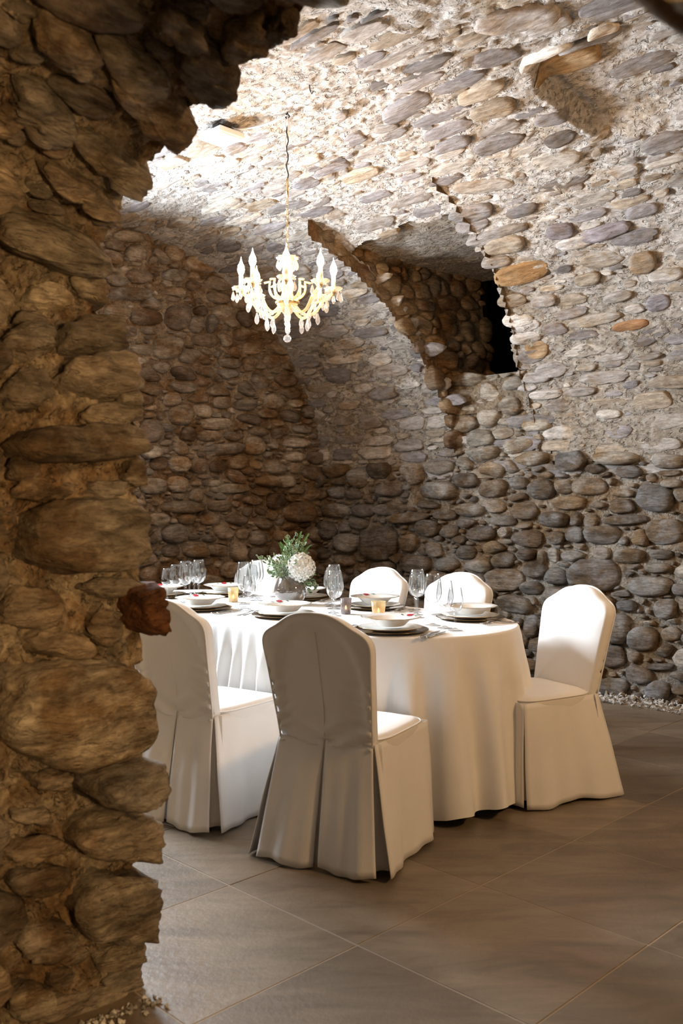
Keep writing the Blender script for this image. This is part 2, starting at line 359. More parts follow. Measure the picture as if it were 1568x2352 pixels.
# ------------------------------------------------------------------ packing of rubble stones on a surface
NA = 24; TH = np.linspace(0, 2 * math.pi, NA, endpoint=False)
def ell(px, py, w, h, rot=0, n=NA, power=2.6, wob=0.06, seed=0):
    r = np.random.default_rng(seed); t = np.linspace(0, 2 * math.pi, n, endpoint=False); c, s = np.cos(t), np.sin(t)
    q = 1 / (np.abs(c) ** power + np.abs(s) ** power) ** (1 / power); q = q * (1 + wob * np.convolve(np.tile(r.normal(size=n), 3), [.25, .5, .25], 'same')[n:2 * n])
    x, y = q * c * w / 2, q * s * h / 2; a = math.radians(rot)
    return px + x * math.cos(a) - y * math.sin(a), py - (x * math.sin(a) + y * math.cos(a))
def pack(box, mask, asp, rmin, rmax, n, pw, heroes, grow, gap, dens=0.9, seed=1, jit=0.17, tilt=0.2):
    r_ = np.random.default_rng(seed); cap = n + len(heroes); C = np.zeros((cap, 2)); R = np.zeros((cap, NA)); H = [None] * cap; k = 0
    for hp in heroes:
        q = np.stack([hp[:, 0] / asp, hp[:, 1]], 1); c = q.mean(0); d = q - c; a = np.arctan2(d[:, 1], d[:, 0]) % (2 * math.pi); o = np.argsort(a); L = np.linalg.norm(d, axis=1)
        R[k] = np.interp(TH, np.concatenate([a[o] - 2 * math.pi, a[o], a[o] + 2 * math.pi]), np.tile(L[o], 3)); C[k] = c; H[k] = hp; k += 1
    sizes = rmin + (rmax - rmin) * (1 - np.linspace(0, 1, n)) ** pw
    lim = np.zeros(cap); lim[:k] = R[:k].max(1)
    for i in range(n):
        rr = sizes[i]
        c = np.array([r_.uniform(box[0], box[1]) / asp, r_.uniform(box[2], box[3])])
        if not mask(c[0] * asp, c[1]): continue
        e = r_.uniform(0.72, 1.4); t0 = r_.normal(0, tilt); p = r_.uniform(2.0, 4.2)
        cc, ss = np.cos(TH - t0), np.sin(TH - t0)
        q = rr / (np.abs(cc / e) ** p + np.abs(ss * e) ** p) ** (1 / p)
        q = q * (1 + jit * np.convolve(np.tile(r_.normal(size=NA), 3), [.25, .5, .25], 'same')[NA:2 * NA])
        d = c - C[:k]; L = np.hypot(d[:, 0], d[:, 1]); near = L < (lim[:k] + rr * 1.5)
        if near.any():
            ia = np.rint((np.arctan2(d[near, 1], d[near, 0]) % (2 * math.pi)) / (2 * math.pi) * NA).astype(int) % NA
            if np.any((R[:k][near, ia] + q[(ia + NA // 2) % NA]) * dens > L[near]): continue
        C[k] = c; R[k] = q; lim[k] = q.max(); k += 1
    out = []
    for i in range(k):
        if H[i] is not None: out.append(dict(c=H[i].mean(0), o=H[i] - H[i].mean(0), hero=True, r=R[i].mean())); continue
        d = C[:k] - C[i]; L = np.hypot(d[:, 0], d[:, 1]); q = R[i] * grow
        for j in np.where((L > 0) & (L < (lim[:k] + lim[i]) * 1.35))[0]:
            an = math.atan2(d[j, 1], d[j, 0]); ii = int(round((an % (2 * math.pi)) / (2 * math.pi) * NA)) % NA
            t = L[j] * R[i, ii] / (R[i, ii] + R[j, (ii + NA // 2) % NA]) - gap / 2; cs = np.cos(TH - an)
            q = np.where(cs > 0.15, np.minimum(q, max(t, 0.3 * R[i, ii]) / np.maximum(cs, 0.15)), q)
        q = np.minimum(q, np.convolve(np.tile(q, 3), [.3, .4, .3], 'same')[NA:2 * NA] * 1.02)
        out.append(dict(c=np.array([C[i, 0] * asp, C[i, 1]]), o=np.stack([q * np.cos(TH) * asp, q * np.sin(TH)], 1), hero=False, r=R[i].mean()))
    return out
ROUND = ([1.0, .985, .90, .70, .38], [-1.0, .30, .72, .97, 1.04])
FLAT = ([1.0, .99, .94, .70, .38], [-1.0, .60, .92, 1.0, 1.02])
def stone_geo(S, st, h, sink, prof, r_, n=12, rough=0.22, tilt=0.3, freq=9.0):
    o = st['o']; idx = np.arange(len(o)) * n // len(o)
    t = np.linspace(0, len(o), n, endpoint=False); i0 = t.astype(int); f = (t - i0)[:, None]; oo = o[i0] * (1 - f) + o[(i0 + 1) % len(o)] * f
    sc, hs = prof; tx, ty = r_.normal(0, tilt, 2); ext = np.abs(oo).max(0) + 1e-6
    A, B, Hh = [], [], []
    off = r_.normal(0, 0.08, 2) * ext
    for s, q in zip(sc, hs):
        x = oo * s + off * (1 - s)
        A.append(st['c'][0] + x[:, 0]); B.append(st['c'][1] + x[:, 1])
        if q < 0: Hh.append(np.full(n, -sink))
        else: Hh.append(h * q * (1 + tx * x[:, 0] / ext[0] + ty * x[:, 1] / ext[1]))
    A.append([st['c'][0] + off[0]]); B.append([st['c'][1] + off[1]]); Hh.append([h * 1.04])
    A, B, Hh = map(np.concatenate, (A, B, Hh))
    m = len(sc); top = Hh > 0
    Hh = Hh + top * h * rough * fbm(np.stack([A * freq, B * freq * 1.6, Hh * 5 + 31], 1), 3) * 1.6
    v = S.pos(A, B, Hh); f = []
    for j in range(m - 1):
        for k in range(n):
            k2 = (k + 1) % n; f.append((j * n + k, j * n + k2, (j + 1) * n + k2, (j + 1) * n + k))
    for k in range(n): f.append(((m - 1) * n + k, (m - 1) * n + (k + 1) % n, m * n))
    return v, f
def lay(S, stones, wall, mat, cols, hfun, proffun, limit=290, n_near=18, n_far=10, flip=False, name='stone', rough=0.34, big=True, keep=350):
    r_ = np.random.default_rng(len(stones))
    cen = S.pos(np.array([s['c'][0] for s in stones]), np.array([s['c'][1] for s in stones]), np.zeros(len(stones)))
    X, Yp = to_px(cen); dep = np.maximum(cen[:, 1], .3)
    ar = np.array([np.ptp(s['o'][:, 0]) * np.ptp(s['o'][:, 1]) for s in stones]) / dep ** 2
    inside = (X > -40) & (X < 1610) & (Yp > -40) & (Yp < 2390)
    score = ar * np.where(inside, 1, 0.02)
    order = np.argsort(-score); fill = MB(); fc = []
    for rank, i in enumerate(order):
        s = stones[i]
        if not (-keep < X[i] < 1568 + keep and -keep < Yp[i] < 2352 + keep): continue
        h = hfun(s, r_); c = np.array(s.get('col', cols[r_.integers(len(cols))])) * r_.uniform(0.78, 1.22)
        n = n_near if rank < limit else n_far; pr = s.get('prof', proffun(s, r_))
        if rank >= limit: pr = ([pr[0][0], pr[0][2], pr[0][3]], [pr[1][0], pr[1][2], pr[1][3]])
        v, f = stone_geo(S, s, h, 0.03, pr, r_, n, rough)
        if flip: f = [q[::-1] for q in f]
        if rank < limit: obj(name, v, f, mat, wall, True, c)
        else:
            fill.add(v, f); fc += [c] * len(v)
    if fill.v:
        o = obj('small_' + name + 's', fill.v, fill.f, mat, wall, True, np.array(fc)); o['kind'] = 'stuff'
def sheet(S, a, b, amp, freq, ridge=0.0, drop=None, hb=0.0, aspect=1.0, pit=0.0):
    A, B = np.meshgrid(a, b, indexing='ij'); sh = A.shape; A, B = A.ravel(), B.ravel()
    p = np.stack([A * freq / aspect, B * freq, 0 * A + 5.5], 1)
    h = amp * fbm(p, 5) + hb
    if ridge: h -= ridge * np.clip(fbm(p * 2.6 + 9, 3) - 0.12, 0, 1)
    if pit: h -= pit * np.clip(fbm(p * np.array([5.2, 7.5, 1]) + 3, 3) - 0.10, 0, .6); h += .35 * pit * fbm(p * 9, 2)
    v = S.pos(A, B, h); na, nb = sh; f = []
    I = np.arange(na * nb).reshape(sh)
    q = np.stack([I[:-1, :-1], I[1:, :-1], I[1:, 1:], I[:-1, 1:]], -1).reshape(-1, 4)
    if drop is not None:
        ca = (A[q[:, 0]] + A[q[:, 2]]) / 2; cb = (B[q[:, 0]] + B[q[:, 2]]) / 2; q = q[~drop(ca, cb)]
    return v, q, h

# ------------------------------------------------------------------ floor of diagonal tiles
fl = struct(obj('floor', [P(*q) for q in ((-6.2, -3.0, -.0016), (1.6, -3.0, -.0016), (1.6, 5.9, -.0016), (-6.2, 5.9, -.0016))], [(0, 1, 2, 3)], M['grout'], None, False))
for i in range(-7, 6):
    for j in range(-5, 7):
        u0, v0 = -1.868 + .6 * i, 1.934 + .6 * j
        u1, v1 = u0 + .6, min(v0 + .6, 5.494)
        if v1 - v0 < .05: continue
        px, py = to_px(np.array([P((u0 + u1) / 2, (v0 + v1) / 2, 0)]))
        yc = (v0 + v1 - u0 - u1) / 2 / R2
        if yc < -0.6 or not (-700 < px[0] < 2300): continue
        g = .0022; c = .0012; z0, z1 = -.012, 0.0; dz = rng.normal(0, .0004)
        vs = [P(a, b, z + dz) for (e, z) in ((0, z0), (0, z1 - c), (c, z1)) for a, b in ((u0 + g + e, v0 + g + e), (u1 - g - e, v0 + g + e), (u1 - g - e, v1 - g - e), (u0 + g + e, v1 - g - e))]
        fs = [(8, 9, 10, 11)] + [(k * 4 + q, k * 4 + (q + 1) % 4, k * 4 + 4 + (q + 1) % 4, k * 4 + 4 + q) for k in (0, 1) for q in range(4)]
        t = rng.uniform(0.78, 1.2); o = obj('tile', vs, fs, M['tile'], fl, False, np.array((.175, .138, .100)) * t)
# gravel strip along the foot of the right wall
g = MB(); r_ = np.random.default_rng(5)
for k in range(2600):
    u, v = r_.uniform(-5.95, -1.0), r_.uniform(5.47, 5.69); s = r_.uniform(.008, .019); z = .004 + s * .4 + .03 * max(0, (v - 5.48) / .25) * r_.uniform(.5, 1)
    q = Matrix.Rotation(r_.uniform(0, 6.3), 3, Vector(r_.normal(size=3)).normalized())
    vs = [Vector(P(u, v, z)) + q @ Vector((d[0] * s, d[1] * s * .7, d[2] * s * .5)) * r_.uniform(.75, 1.25) for d in ((1, 0, 0), (-1, 0, 0), (0, 1, 0), (0, -1, 0), (0, 0, 1), (0, 0, -1))]
    g.add(vs, [(0, 2, 4), (2, 1, 4), (1, 3, 4), (3, 0, 4), (2, 0, 5), (1, 2, 5), (3, 1, 5), (0, 3, 5)])
go = g.build('gravel', M['gravel'], None, False); go['kind'] = 'stuff'; tag(go, 'strip of pale grey gravel along the foot of the right stone wall', 'gravel')

# ------------------------------------------------------------------ right wall
def heroes(S, lst, cols=None, base=0):
    out = []
    for i, h in enumerate(lst):
        a, b = S.hit(*ell(*h[:5], seed=base + i)); out.append(np.stack([a, b], 1))
    return out
GREY = [(.30, .285, .265), (.25, .24, .23), (.34, .31, .275), (.22, .215, .215), (.31, .27, .225), (.38, .35, .31), (.20, .18, .165)]
RW = [(1415,1052,108,33,0),(1357,1118,80,40,0),(1246,1125,65,47,0),(1299,1118,36,36,0),(1308,1155,81,34,0),(1507,1145,90,66,-10),(1449,1084,58,27,0),(1273,1194,74,40,0),
 (1326,1191,27,33,0),(1359,1196,38,31,0),(1438,1194,112,24,3),(1279,1235,47,30,0),(1386,1228,80,44,0),(1324,1228,42,36,0),(1474,1235,40,40,0),(1532,1221,94,58,0),(1109,1225,65,34,0),
 (1074,1268,45,34,0),(1369,1322,116,76,0),(1447,1277,76,36,0),(1493,1346,105,49,0),(1165,1330,80,52,0),(1223,1351,47,33,0),(1187,1388,82,42,-8),(1232,1308,54,42,0),(1514,1304,65,24,0),
 (1416,1445,74,74,0),(1478,1467,74,58,0),(1531,1398,54,48,0),(1442,1391,44,27,0),(1543,1456,44,33,0),(1518,1531,65,17,0),(1512,1587,58,50,0),(1413,1576,66,40,0),(1225,1438,36,54,0),
 (1036,1221,42,32,0),(1010,1127,90,44,0),(1072,1103,55,36,0),(1029,1297,58,33,0),(1143,1163,43,31,0),(1159,1195,62,25,0),(1159,1286,54,38,0),(1384,1271,40,33,0),(1521,1273,58,24,0),
 (877,1247,80,80,0),(799,1247,68,44,0),(899,1124,62,34,0),(775,1172,68,34,0),(840,1172,51,31,0),(901,1170,68,29,4),(942,1189,105,24,5),(986,1213,54,40,0),(778,1131,38,28,0),(1027,1182,51,24,0),
 (959,1295,70,40,0),(1246,1282,21,38,0),(1274,1276,24,34,0),(1275,1236,30,22,0),(1195,1110,44,30,0),(1540,1060,80,36,0),(1545,1110,50,22,0)]
rw_keep = lambda a, b: True
def rw_mask(a, b): return 0.02 < b < 1.60 or (-4.46 < a < -3.66 and b < 2.27)
Hh_ = heroes(S_R, RW)
for h_ in Hh_: pass
st = pack((-5.99, -1.6, 0.0, 2.27), rw_mask, 1.8, .014, .07, 12000, 2.3, Hh_, 1.13, .013, .93, seed=21)
st += pack((-1.6, 1.0, 0.0, 1.6), rw_mask, 1.65, .03, .09, 500, 2.0, [], 1.2, .008, .9, seed=22)
for s in st:
    if s['c'][1] > 1.6: s['col'] = (.40, .365, .31)
    elif s['hero'] and s['c'][1] < 1.3: s['col'] = GREY[int(abs(s['c'][0]) * 97) % 4]
wa, wb = np.arange(-6.02, 1.3, .035), np.arange(-.03, 2.2899, .035)
v, f, _ = sheet(S_R, wa, wb, .020, 7, .02, lambda a, b: (b > 1.62) & ~((a > -4.50) & (a < -3.6)))
wall_r = struct(obj('wall_right', v, f, M['mortar'], None, True, (.43, .385, .325)))
lay(S_R, st, wall_r, M['stone'], GREY, lambda s, r: min(.085, .028 + .5 * s['r'] * r.uniform(.6, 1.25)), lambda s, r: ROUND if r.random() < .7 else FLAT)

# ------------------------------------------------------------------ end wall (left in the picture), with its window at the far left
BRN = [(.32, .27, .215), (.26, .225, .19), (.37, .315, .255), (.29, .265, .24), (.33, .26, .195), (.40, .35, .29), (.22, .175, .14), (.30, .24, .185)]
EW = [(296,676,107,31,-3),(334,730,77,38,0),(265,718,57,42,0),(407,730,60,60,0),(380,799,65,54,0),(433,818,46,34,0),(342,990,57,54,0),(414,952,57,50,0),(495,973,80,27,0),(391,917,38,34,0),
 (407,1066,52,35,0),(361,1065,38,31,0),(455,1070,46,33,0),(579,1024,46,42,0),(514,1032,90,28,3),(625,921,40,36,0),(349,1116,61,38,0),(403,1112,46,38,0),(525,1122,88,23,0),(418,1164,107,30,0),
 (502,1162,54,27,0),(684,1176,76,48,0),(678,1017,57,23,0),(399,1227,62,46,0),(445,1262,55,38,0),(545,1266,38,46,0),(495,1264,52,28,0),(590,1235,46,34,0),(477,1193,46,26,0),(361,1193,50,31,0),
 (311,582,48,42,0),(397,634,54,30,0),(476,1001,57,25,0),(450,745,38,42,0),(484,745,26,42,0),(391,1265,42,28,0),(616,1105,70,26,0),(560,930,50,24,0),(505,925,46,28,0),(650,1105,40,30,0)]
WIN = (1.72, 2.98, 1.55, 2.85)                        # window opening: v0 v1 z0 z1
def in_win(a, b): return (a > WIN[0]) & (a < WIN[1]) & (b > WIN[2]) & (b < WIN[3])
def ew_mask(a, b): return .02 < b < float(vault_z(a)) - .02 and not in_win(a, b) and 1.4 < a
st = pack((2.2, 5.72, 0, 3.36), ew_mask, 1.75, .014, .06, 13000, 2.3, heroes(S_E, EW, base=400), 1.14, .011, .92, seed=31)
v, f, _ = sheet(S_E, np.arange(1.35, 5.79, .035), np.arange(-.03, 3.46, .035), .020, 7, .02, lambda a, b: in_win(a, b) | (b > vault_z(a) + .12))
wall_b = struct(obj('wall_back', v, [q[::-1] for q in f], M['mortar'], None, True, (.40, .33, .255)))
lay(S_E, st, wall_b, M['stone'], BRN, lambda s, r: min(.085, .026 + .5 * s['r'] * r.uniform(.6, 1.25)), lambda s, r: ROUND if r.random() < .8 else FLAT, flip=True)
win = MB()
for (a, b, w, h) in ((WIN[0], (WIN[2] + WIN[3]) / 2, .07, 1.3), (WIN[1], (WIN[2] + WIN[3]) / 2, .07, 1.3), ((WIN[0] + WIN[1]) / 2, WIN[2], 1.3, .07), ((WIN[0] + WIN[1]) / 2, WIN[3], 1.3, .07)):
    win.box(P(U_B - .02, a, b), (w, .08, h), Matrix.Rotation(math.radians(45), 3, 'Z'))
wf = struct(win.build('window_1', M['white_plastic'], None, False))
pn = MB(); pn.box(P(U_B - .05, (WIN[0] + WIN[1]) / 2, (WIN[2] + WIN[3]) / 2), (1.25, .01, 1.28), Matrix.Rotation(math.radians(45), 3, 'Z'))
pn.build('pane', emit('daylit_pane', (.9, .95, 1.0), 3.0), wf, False)

# ------------------------------------------------------------------ vault
def v_of_s(s): return np.interp(s, _sl, _vv)
def z_of_s(s): return np.interp(s, _sl, _zz)
def in_niche(a, s):
    z, v = z_of_s(s), v_of_s(s); l, r = niche_u(z); w = .045 * vnoise(np.stack([np.atleast_1d(z) * 8, np.atleast_1d(a) * 4, 0 * np.atleast_1d(a)], 1))
    w = w if np.ndim(a) else w[0]
    return (v > NV_T + w + .10 * np.clip((l + .30 - a) / .3, 0, 1)) & (a > l + w) & (a < r + w) & (z > 1.8)
va = np.concatenate([np.arange(-6.06, -1.2, .0135), np.arange(-1.2, 1.0, .05)]); vs_ = np.concatenate([np.arange(0, 3.7, .0125), np.arange(3.7, _sl[-1] + .04, .05)])
v, f, _ = sheet(S_V, va, vs_, .034, 4.5, .05, in_niche, aspect=1.6, pit=.030)
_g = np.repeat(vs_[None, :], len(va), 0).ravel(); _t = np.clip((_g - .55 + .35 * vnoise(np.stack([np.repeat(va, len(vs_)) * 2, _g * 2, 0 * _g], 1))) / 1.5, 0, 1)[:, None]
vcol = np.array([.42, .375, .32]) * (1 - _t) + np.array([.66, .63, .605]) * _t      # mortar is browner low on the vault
ceil_ = struct(obj('ceiling', v, f, M['vault_mortar'], None, True, vcol))
SL_ = [(.48, .45, .43), (.37, .35, .36), (.56, .52, .48), (.33, .31, .32), (.46, .39, .31), (.60, .56, .51), (.42, .385, .36), (.29, .27, .265)]
SLATE = [tuple(.85 * x for x in c) for c in SL_]
VH = [(932,244,125,45,24),(1303,183,150,48,15),(1353,127,150,35,12),(1104,210,120,36,22),(1132,249,112,36,16),(1287,315,80,30,20),(1265,271,80,26,9),(1110,426,145,32,6),(1082,487,105,40,10),(1198,482,80,26,20),
 (1154,531,125,24,14),(1160,560,95,40,8),(1198,626,127,46,12),(1287,531,66,36,8),(1392,531,120,30,15),(1320,556,88,26,12),(1475,482,76,26,12),(1530,631,85,32,10),(1475,603,60,50,8),(1449,747,85,22,10),
 (1232,802,55,42,5),(1266,849,70,36,10),(1347,843,46,17,4),(1513,694,55,36,10),(1254,130,140,34,24),(1386,78,76,34,14),(1187,40,200,40,11),(1040,330,90,22,18),(780,262,40,18,20),(1250,690,60,26,8),
 (1210,745,60,30,6),(1350,640,60,28,12),(1420,680,70,22,10),(1255,905,80,22,5),(1330,900,80,20,6),(1400,950,60,22,4),(1140,600,70,26,8),(1176,690,66,28,6),(1190,735,72,30,6),(1208,775,70,28,6),(1222,818,64,30,6),(1232,866,64,26,5),(1116,545,90,26,12),(1085,516,80,22,12)]
VHC = {1: (.40, .29, .17), 12: (.42, .28, .15), 13: (.27, .24, .25), 14: (.24, .215, .23), 19: (.40, .22, .11), 20: (.40, .29, .18), 23: (.25, .235, .26), 24: (.80, .77, .72), 25: (.80, .77, .72), 5: (.2, .18, .17), 9: (.2, .19, .19), 7: (.47, .43, .39), 26: (.5, .46, .44)}
vh = heroes(S_V, VH, base=800)
def vm(a, s):
    if in_niche(a, s): return False
    p = S_V.pos(np.array([a]), np.array([s]), np.zeros(1)); x, y = to_px(p)
    keep = np.interp(y[0], [0, 250, 450, 700, 1000], [.10, .13, .30, .72, .95])
    if x[0] < 760: keep = np.interp(y[0], [150, 400, 560, 900], [.06, .25, .55, .9])
    return vnoise(np.array([[a * 2.1, s * 2.1, 3.3]]))[0] * .5 + rng.random() * .8 < keep
st = pack((-6.0, -.4, .02, 4.6), vm, 3.0, .013, .052, 9000, 1.9, vh, 1.08, .012, .98, seed=41, jit=.22, tilt=.08)
for i, c in VHC.items(): st[i]['col'] = c
lay(S_V, st, ceil_, M['slate'], SLATE, lambda s, r: (.014 if s['hero'] else .003) + .20 * s['r'] * r.uniform(.2, 1.0), lambda s, r: FLAT, name='stone', rough=.5, n_near=18)

# ------------------------------------------------------------------ niche through the haunch: cheek, roof, sill and the chamber behind, coloured near-black for its shade
class Cheek(Surf):                                    # a = v, b = z on the left cheek
    def pos(s, a, b, h):
        u = np.interp(b, [1.80, 2.3, 3.15], [-4.44, -4.49, -4.62]) + h; return np.stack([(u + a) / R2, (a - u) / R2, b + 0 * a], 1)
    def hit(s, px, py):
        k, m = img_ray(px, py); Y = -4.52 * R2 / (k - 1); return (k + 1) * Y / R2, EYE + m * Y
S_C = Cheek()
def ck_drop(a, b): return (b < vault_z(a) - .12) | ((b < 2.2) & (a > 5.78))
v, f, _ = sheet(S_C, np.arange(4.3, NV_BACK, .03), np.arange(1.55, 3.34, .03), .022, 7, .02, ck_drop)
niche = struct(obj('trim_1', v, f, M['mortar'], None, True, (.36, .285, .20)))
st = pack((4.45, NV_BACK - .02, 1.8, 3.22), lambda a, b: b > float(vault_z(a)) - .04 or a > 5.7, 1.25, .025, .075, 1600, 1.8, [], 1.18, .008, .9, seed=51)
lay(S_C, st, niche, M['stone'], [(.32, .25, .175), (.27, .21, .15), (.36, .29, .21), (.25, .20, .16), (.34, .26, .17)], lambda s, r: .015 + .35 * s['r'] * r.uniform(.5, 1.2), lambda s, r: ROUND, limit=110, flip=False)
class NRoof(Surf):                                    # a = u, b = v
    def pos(s, a, b, h):
        z = np.interp(b, [4.2, 4.6, 5.2, 6.3], [3.30, 3.17, 3.12, 3.16]) - h; return np.stack([(a + b) / R2, (b - a) / R2, z + 0 * a], 1)
v, f, _ = sheet(NRoof(), np.arange(-4.75, -3.3, .025), np.arange(4.35, NV_BACK + .05, .025), .035, 5, .05)
nr = obj('niche_roof', v, f, M['vault_mortar'], niche, True, (.42, .38, .33))
class RCheek(Surf):
    def pos(s, a, b, h):
        u = np.interp(b, [1.8, 2.25, 2.7, 3.15], [-3.69, -3.75, -3.63, -3.53]); return np.stack([(u + a) / R2, (a - u) / R2, b + 0 * a], 1)
v, f, _ = sheet(RCheek(), np.arange(4.3, NV_BACK + .03, .04), np.arange(1.55, 3.34, .04), .02, 7, .02, lambda a, b: b < vault_z(a) - .03)
obj('right_cheek', v, [q[::-1] for q in f], M['mortar'], niche, True, (.36, .30, .22))
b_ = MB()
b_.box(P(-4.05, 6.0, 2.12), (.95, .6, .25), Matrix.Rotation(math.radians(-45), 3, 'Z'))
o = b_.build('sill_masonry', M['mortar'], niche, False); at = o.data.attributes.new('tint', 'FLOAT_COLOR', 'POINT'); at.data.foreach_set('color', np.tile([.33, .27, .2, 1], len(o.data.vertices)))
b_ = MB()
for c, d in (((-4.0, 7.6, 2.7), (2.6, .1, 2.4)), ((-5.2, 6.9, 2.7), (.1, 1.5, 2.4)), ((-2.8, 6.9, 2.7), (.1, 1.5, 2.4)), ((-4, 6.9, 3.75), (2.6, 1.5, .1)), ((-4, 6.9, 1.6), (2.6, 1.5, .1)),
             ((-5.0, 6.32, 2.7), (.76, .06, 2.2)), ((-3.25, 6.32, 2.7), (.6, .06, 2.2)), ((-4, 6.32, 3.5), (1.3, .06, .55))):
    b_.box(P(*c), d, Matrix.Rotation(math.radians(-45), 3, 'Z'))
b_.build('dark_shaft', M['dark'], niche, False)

# ------------------------------------------------------------------ near wall with the rough arched opening (foreground)
FH = [(188,1230,335,165,0),(165,1635,370,250,0),(272,1785,235,98,8),(255,1905,240,110,0),(258,2065,235,150,3),(290,2180,170,52,22),(300,2235,150,70,20),(105,555,290,120,-26),(225,812,225,52,-4),
 (228,885,210,75,0),(165,1025,340,85,3),(315,1395,105,110,0),(60,1395,150,95,-8),(62,1122,80,52,0),(232,1125,95,50,0),(125,1130,90,26,22),(70,1945,140,50,12),(85,2010,130,60,12),(65,1870,90,40,0),
 (95,2150,130,90,18),(130,2235,60,40,20),(60,800,130,55,0),(50,905,120,75,0),(250,350,250,75,-38),(175,420,230,60,-36),(360,225,260,85,-42),(470,130,150,110,-45),(560,60,90,120,-70),(640,50,70,110,-80),
 (90,240,190,110,-40),(20,240,70,110,-60),(300,130,220,70,-40),(150,80,180,90,-42),(420,40,160,70,-45),(210,660,140,70,-25),(100,690,120,70,-10),(40,1080,70,40,0),(235,965,120,40,0),(120,1480,160,60,-10),
 (250,1350,130,35,0),(220,1435,70,90,60),(110,1785,90,50,0),(180,2300,220,60,15),(60,2290,110,70,15),(300,1090,70,60,0),(290,940,60,50,0)]
FORE = [(.36, .30, .225), (.29, .245, .19), (.43, .37, .28), (.33, .29, .235), (.25, .21, .165), (.38, .30, .21)]
fh = heroes(S_A, FH, base=1200)
def am(a, b): return True
st = pack((V_O + .02, V_N - .03, .02, PS[-1] - .02), am, 1.5, .022, .085, 1500, 1.8, fh, 1.15, .012, .9, seed=61, jit=.10, tilt=.3)
for i, s in enumerate(st[:len(fh)]): s['fore'] = i
aa, ab = np.arange(V_O, V_N + .001, .009), np.linspace(0, PS[-1], 640)
v, f, h = sheet(S_A, aa, ab, .055, 8, .10, pit=.05, hb=.010)
nv = len(v)
# the two faces of the wall around the opening
F2, extra = [list(q) for q in f], []
ctr = np.array([-1.3, 1.0])
for V_, fl_ in ((V_N, False), (V_O, True)):
    base = nv + len(extra); row = v.reshape(len(aa), len(ab), 3)[-1 if V_ == V_N else 0]
    for k in range(len(ab)):
        u_ = (row[k][0] - row[k][1]) / R2; z_ = row[k][2]; d = np.array([u_, z_]) - ctr
        if abs(d[1]) < 1e-6: d[1] = 1e-6
        t = min((1.25 if d[0] < 0 else 1.25) * 99, *[q for q in ((-6.05 - ctr[0]) / d[0], (1.3 - ctr[0]) / d[0], (3.5 - ctr[1]) / d[1], (-.02 - ctr[1]) / d[1]) if q > 0])
        e = ctr + d * max(t, 1.0); extra.append(row[k]); extra.append(np.array(P(e[0], V_, e[1])))
    for k in range(len(ab) - 1):
        q = [base + 2 * k, base + 2 * k + 1, base + 2 * k + 3, base + 2 * k + 2]; F2.append(q[::-1] if fl_ else q)
wall_l = struct(obj('wall_left', np.vstack([v, np.array(extra)]), F2, M['fore_mortar'], None, True, (.48, .40, .29)))
def fore_lay():
    r_ = np.random.default_rng(77)
    cen = S_A.pos(np.array([s['c'][0] for s in st]), np.array([s['c'][1] for s in st]), np.zeros(len(st))); X, Yp = to_px(cen)
    ar = np.array([np.ptp(s['o'][:, 0]) * np.ptp(s['o'][:, 1]) for s in st]); ins = (X > -150) & (X < 1700) & (Yp > -150) & (Yp < 2500)
    for i in np.argsort(-ar * np.where(ins, 1, .2))[:280]:
        s = st[i]; hero = s['hero']; n = 52 if hero else 26; h = .02 + .45 * s['r'] * r_.uniform(.6, 1.1)
        if hero: h = {1: .10, 0: .095, 2: .16, 3: .12, 4: .12, 7: .12, 8: .09, 11: .13, 9: .10, 10: .10}.get(s['fore'], min(.10, .03 + .5 * s['r']))
        if s['c'][1] > 3.0 or s['c'][1] < .10: h *= .55
        sc = [1, .997, .985, .96, .92, .86, .78, .68, .56, .42, .26, .12] if hero else [1, .99, .95, .86, .7, .5, .25]
        hs = [-1, .2, .45, .66, .80, .90, .95, .98, 1, 1.01, 1.02, 1.02] if hero else [-1, .4, .7, .9, .98, 1, 1.02]
        vv, ff = stone_geo(S_A, s, h, .05, (sc, hs), r_, n, .22, .12, 8.0)
        nrm = vv - vv.mean(0); nrm /= np.linalg.norm(nrm, axis=1)[:, None] + 1e-6
        a_, b_, z_ = (vv[:, 0] + vv[:, 1]) / R2, (vv[:, 0] - vv[:, 1]) / R2, vv[:, 2]
        q = np.stack([a_ * 5, b_ * 13, z_ * 17], 1) if s['c'][1] < 1.75 else np.stack([a_ * 4, b_ * 18, z_ * 18], 1)
        d = .9 * fbm(q + i, 5) + .55 * (1 - 2.2 * np.abs(fbm(q * 2.3 + i + 7, 4)))
        d = d - 1.1 * np.clip(fbm(q * 1.7 + i + 40, 3) - .12, 0, .7)
        vv = vv + nrm * (d[:, None] - .30) * (.023 if hero else .015)
        c = np.array(FORE[r_.integers(len(FORE))]) * r_.uniform(.8, 1.2)
        if hero and s['fore'] == 11: c = np.array((.20, .085, .035))
        if hero and s['fore'] in (7, 4, 0): c = np.array((.31, .265, .20))
        obj('stone', vv, ff, M['fore'], wall_l, True, c)
fore_lay()
# plain closing walls out of sight
wf_ = struct(obj('wall_front', [P(1.25, 1.3, -.02), P(1.25, 5.8, -.02), P(1.25, 5.8, 3.6), P(1.25, 1.3, 3.6)], [(0, 1, 2, 3)], M['mortar'], None, False, (.36, .30, .22)))

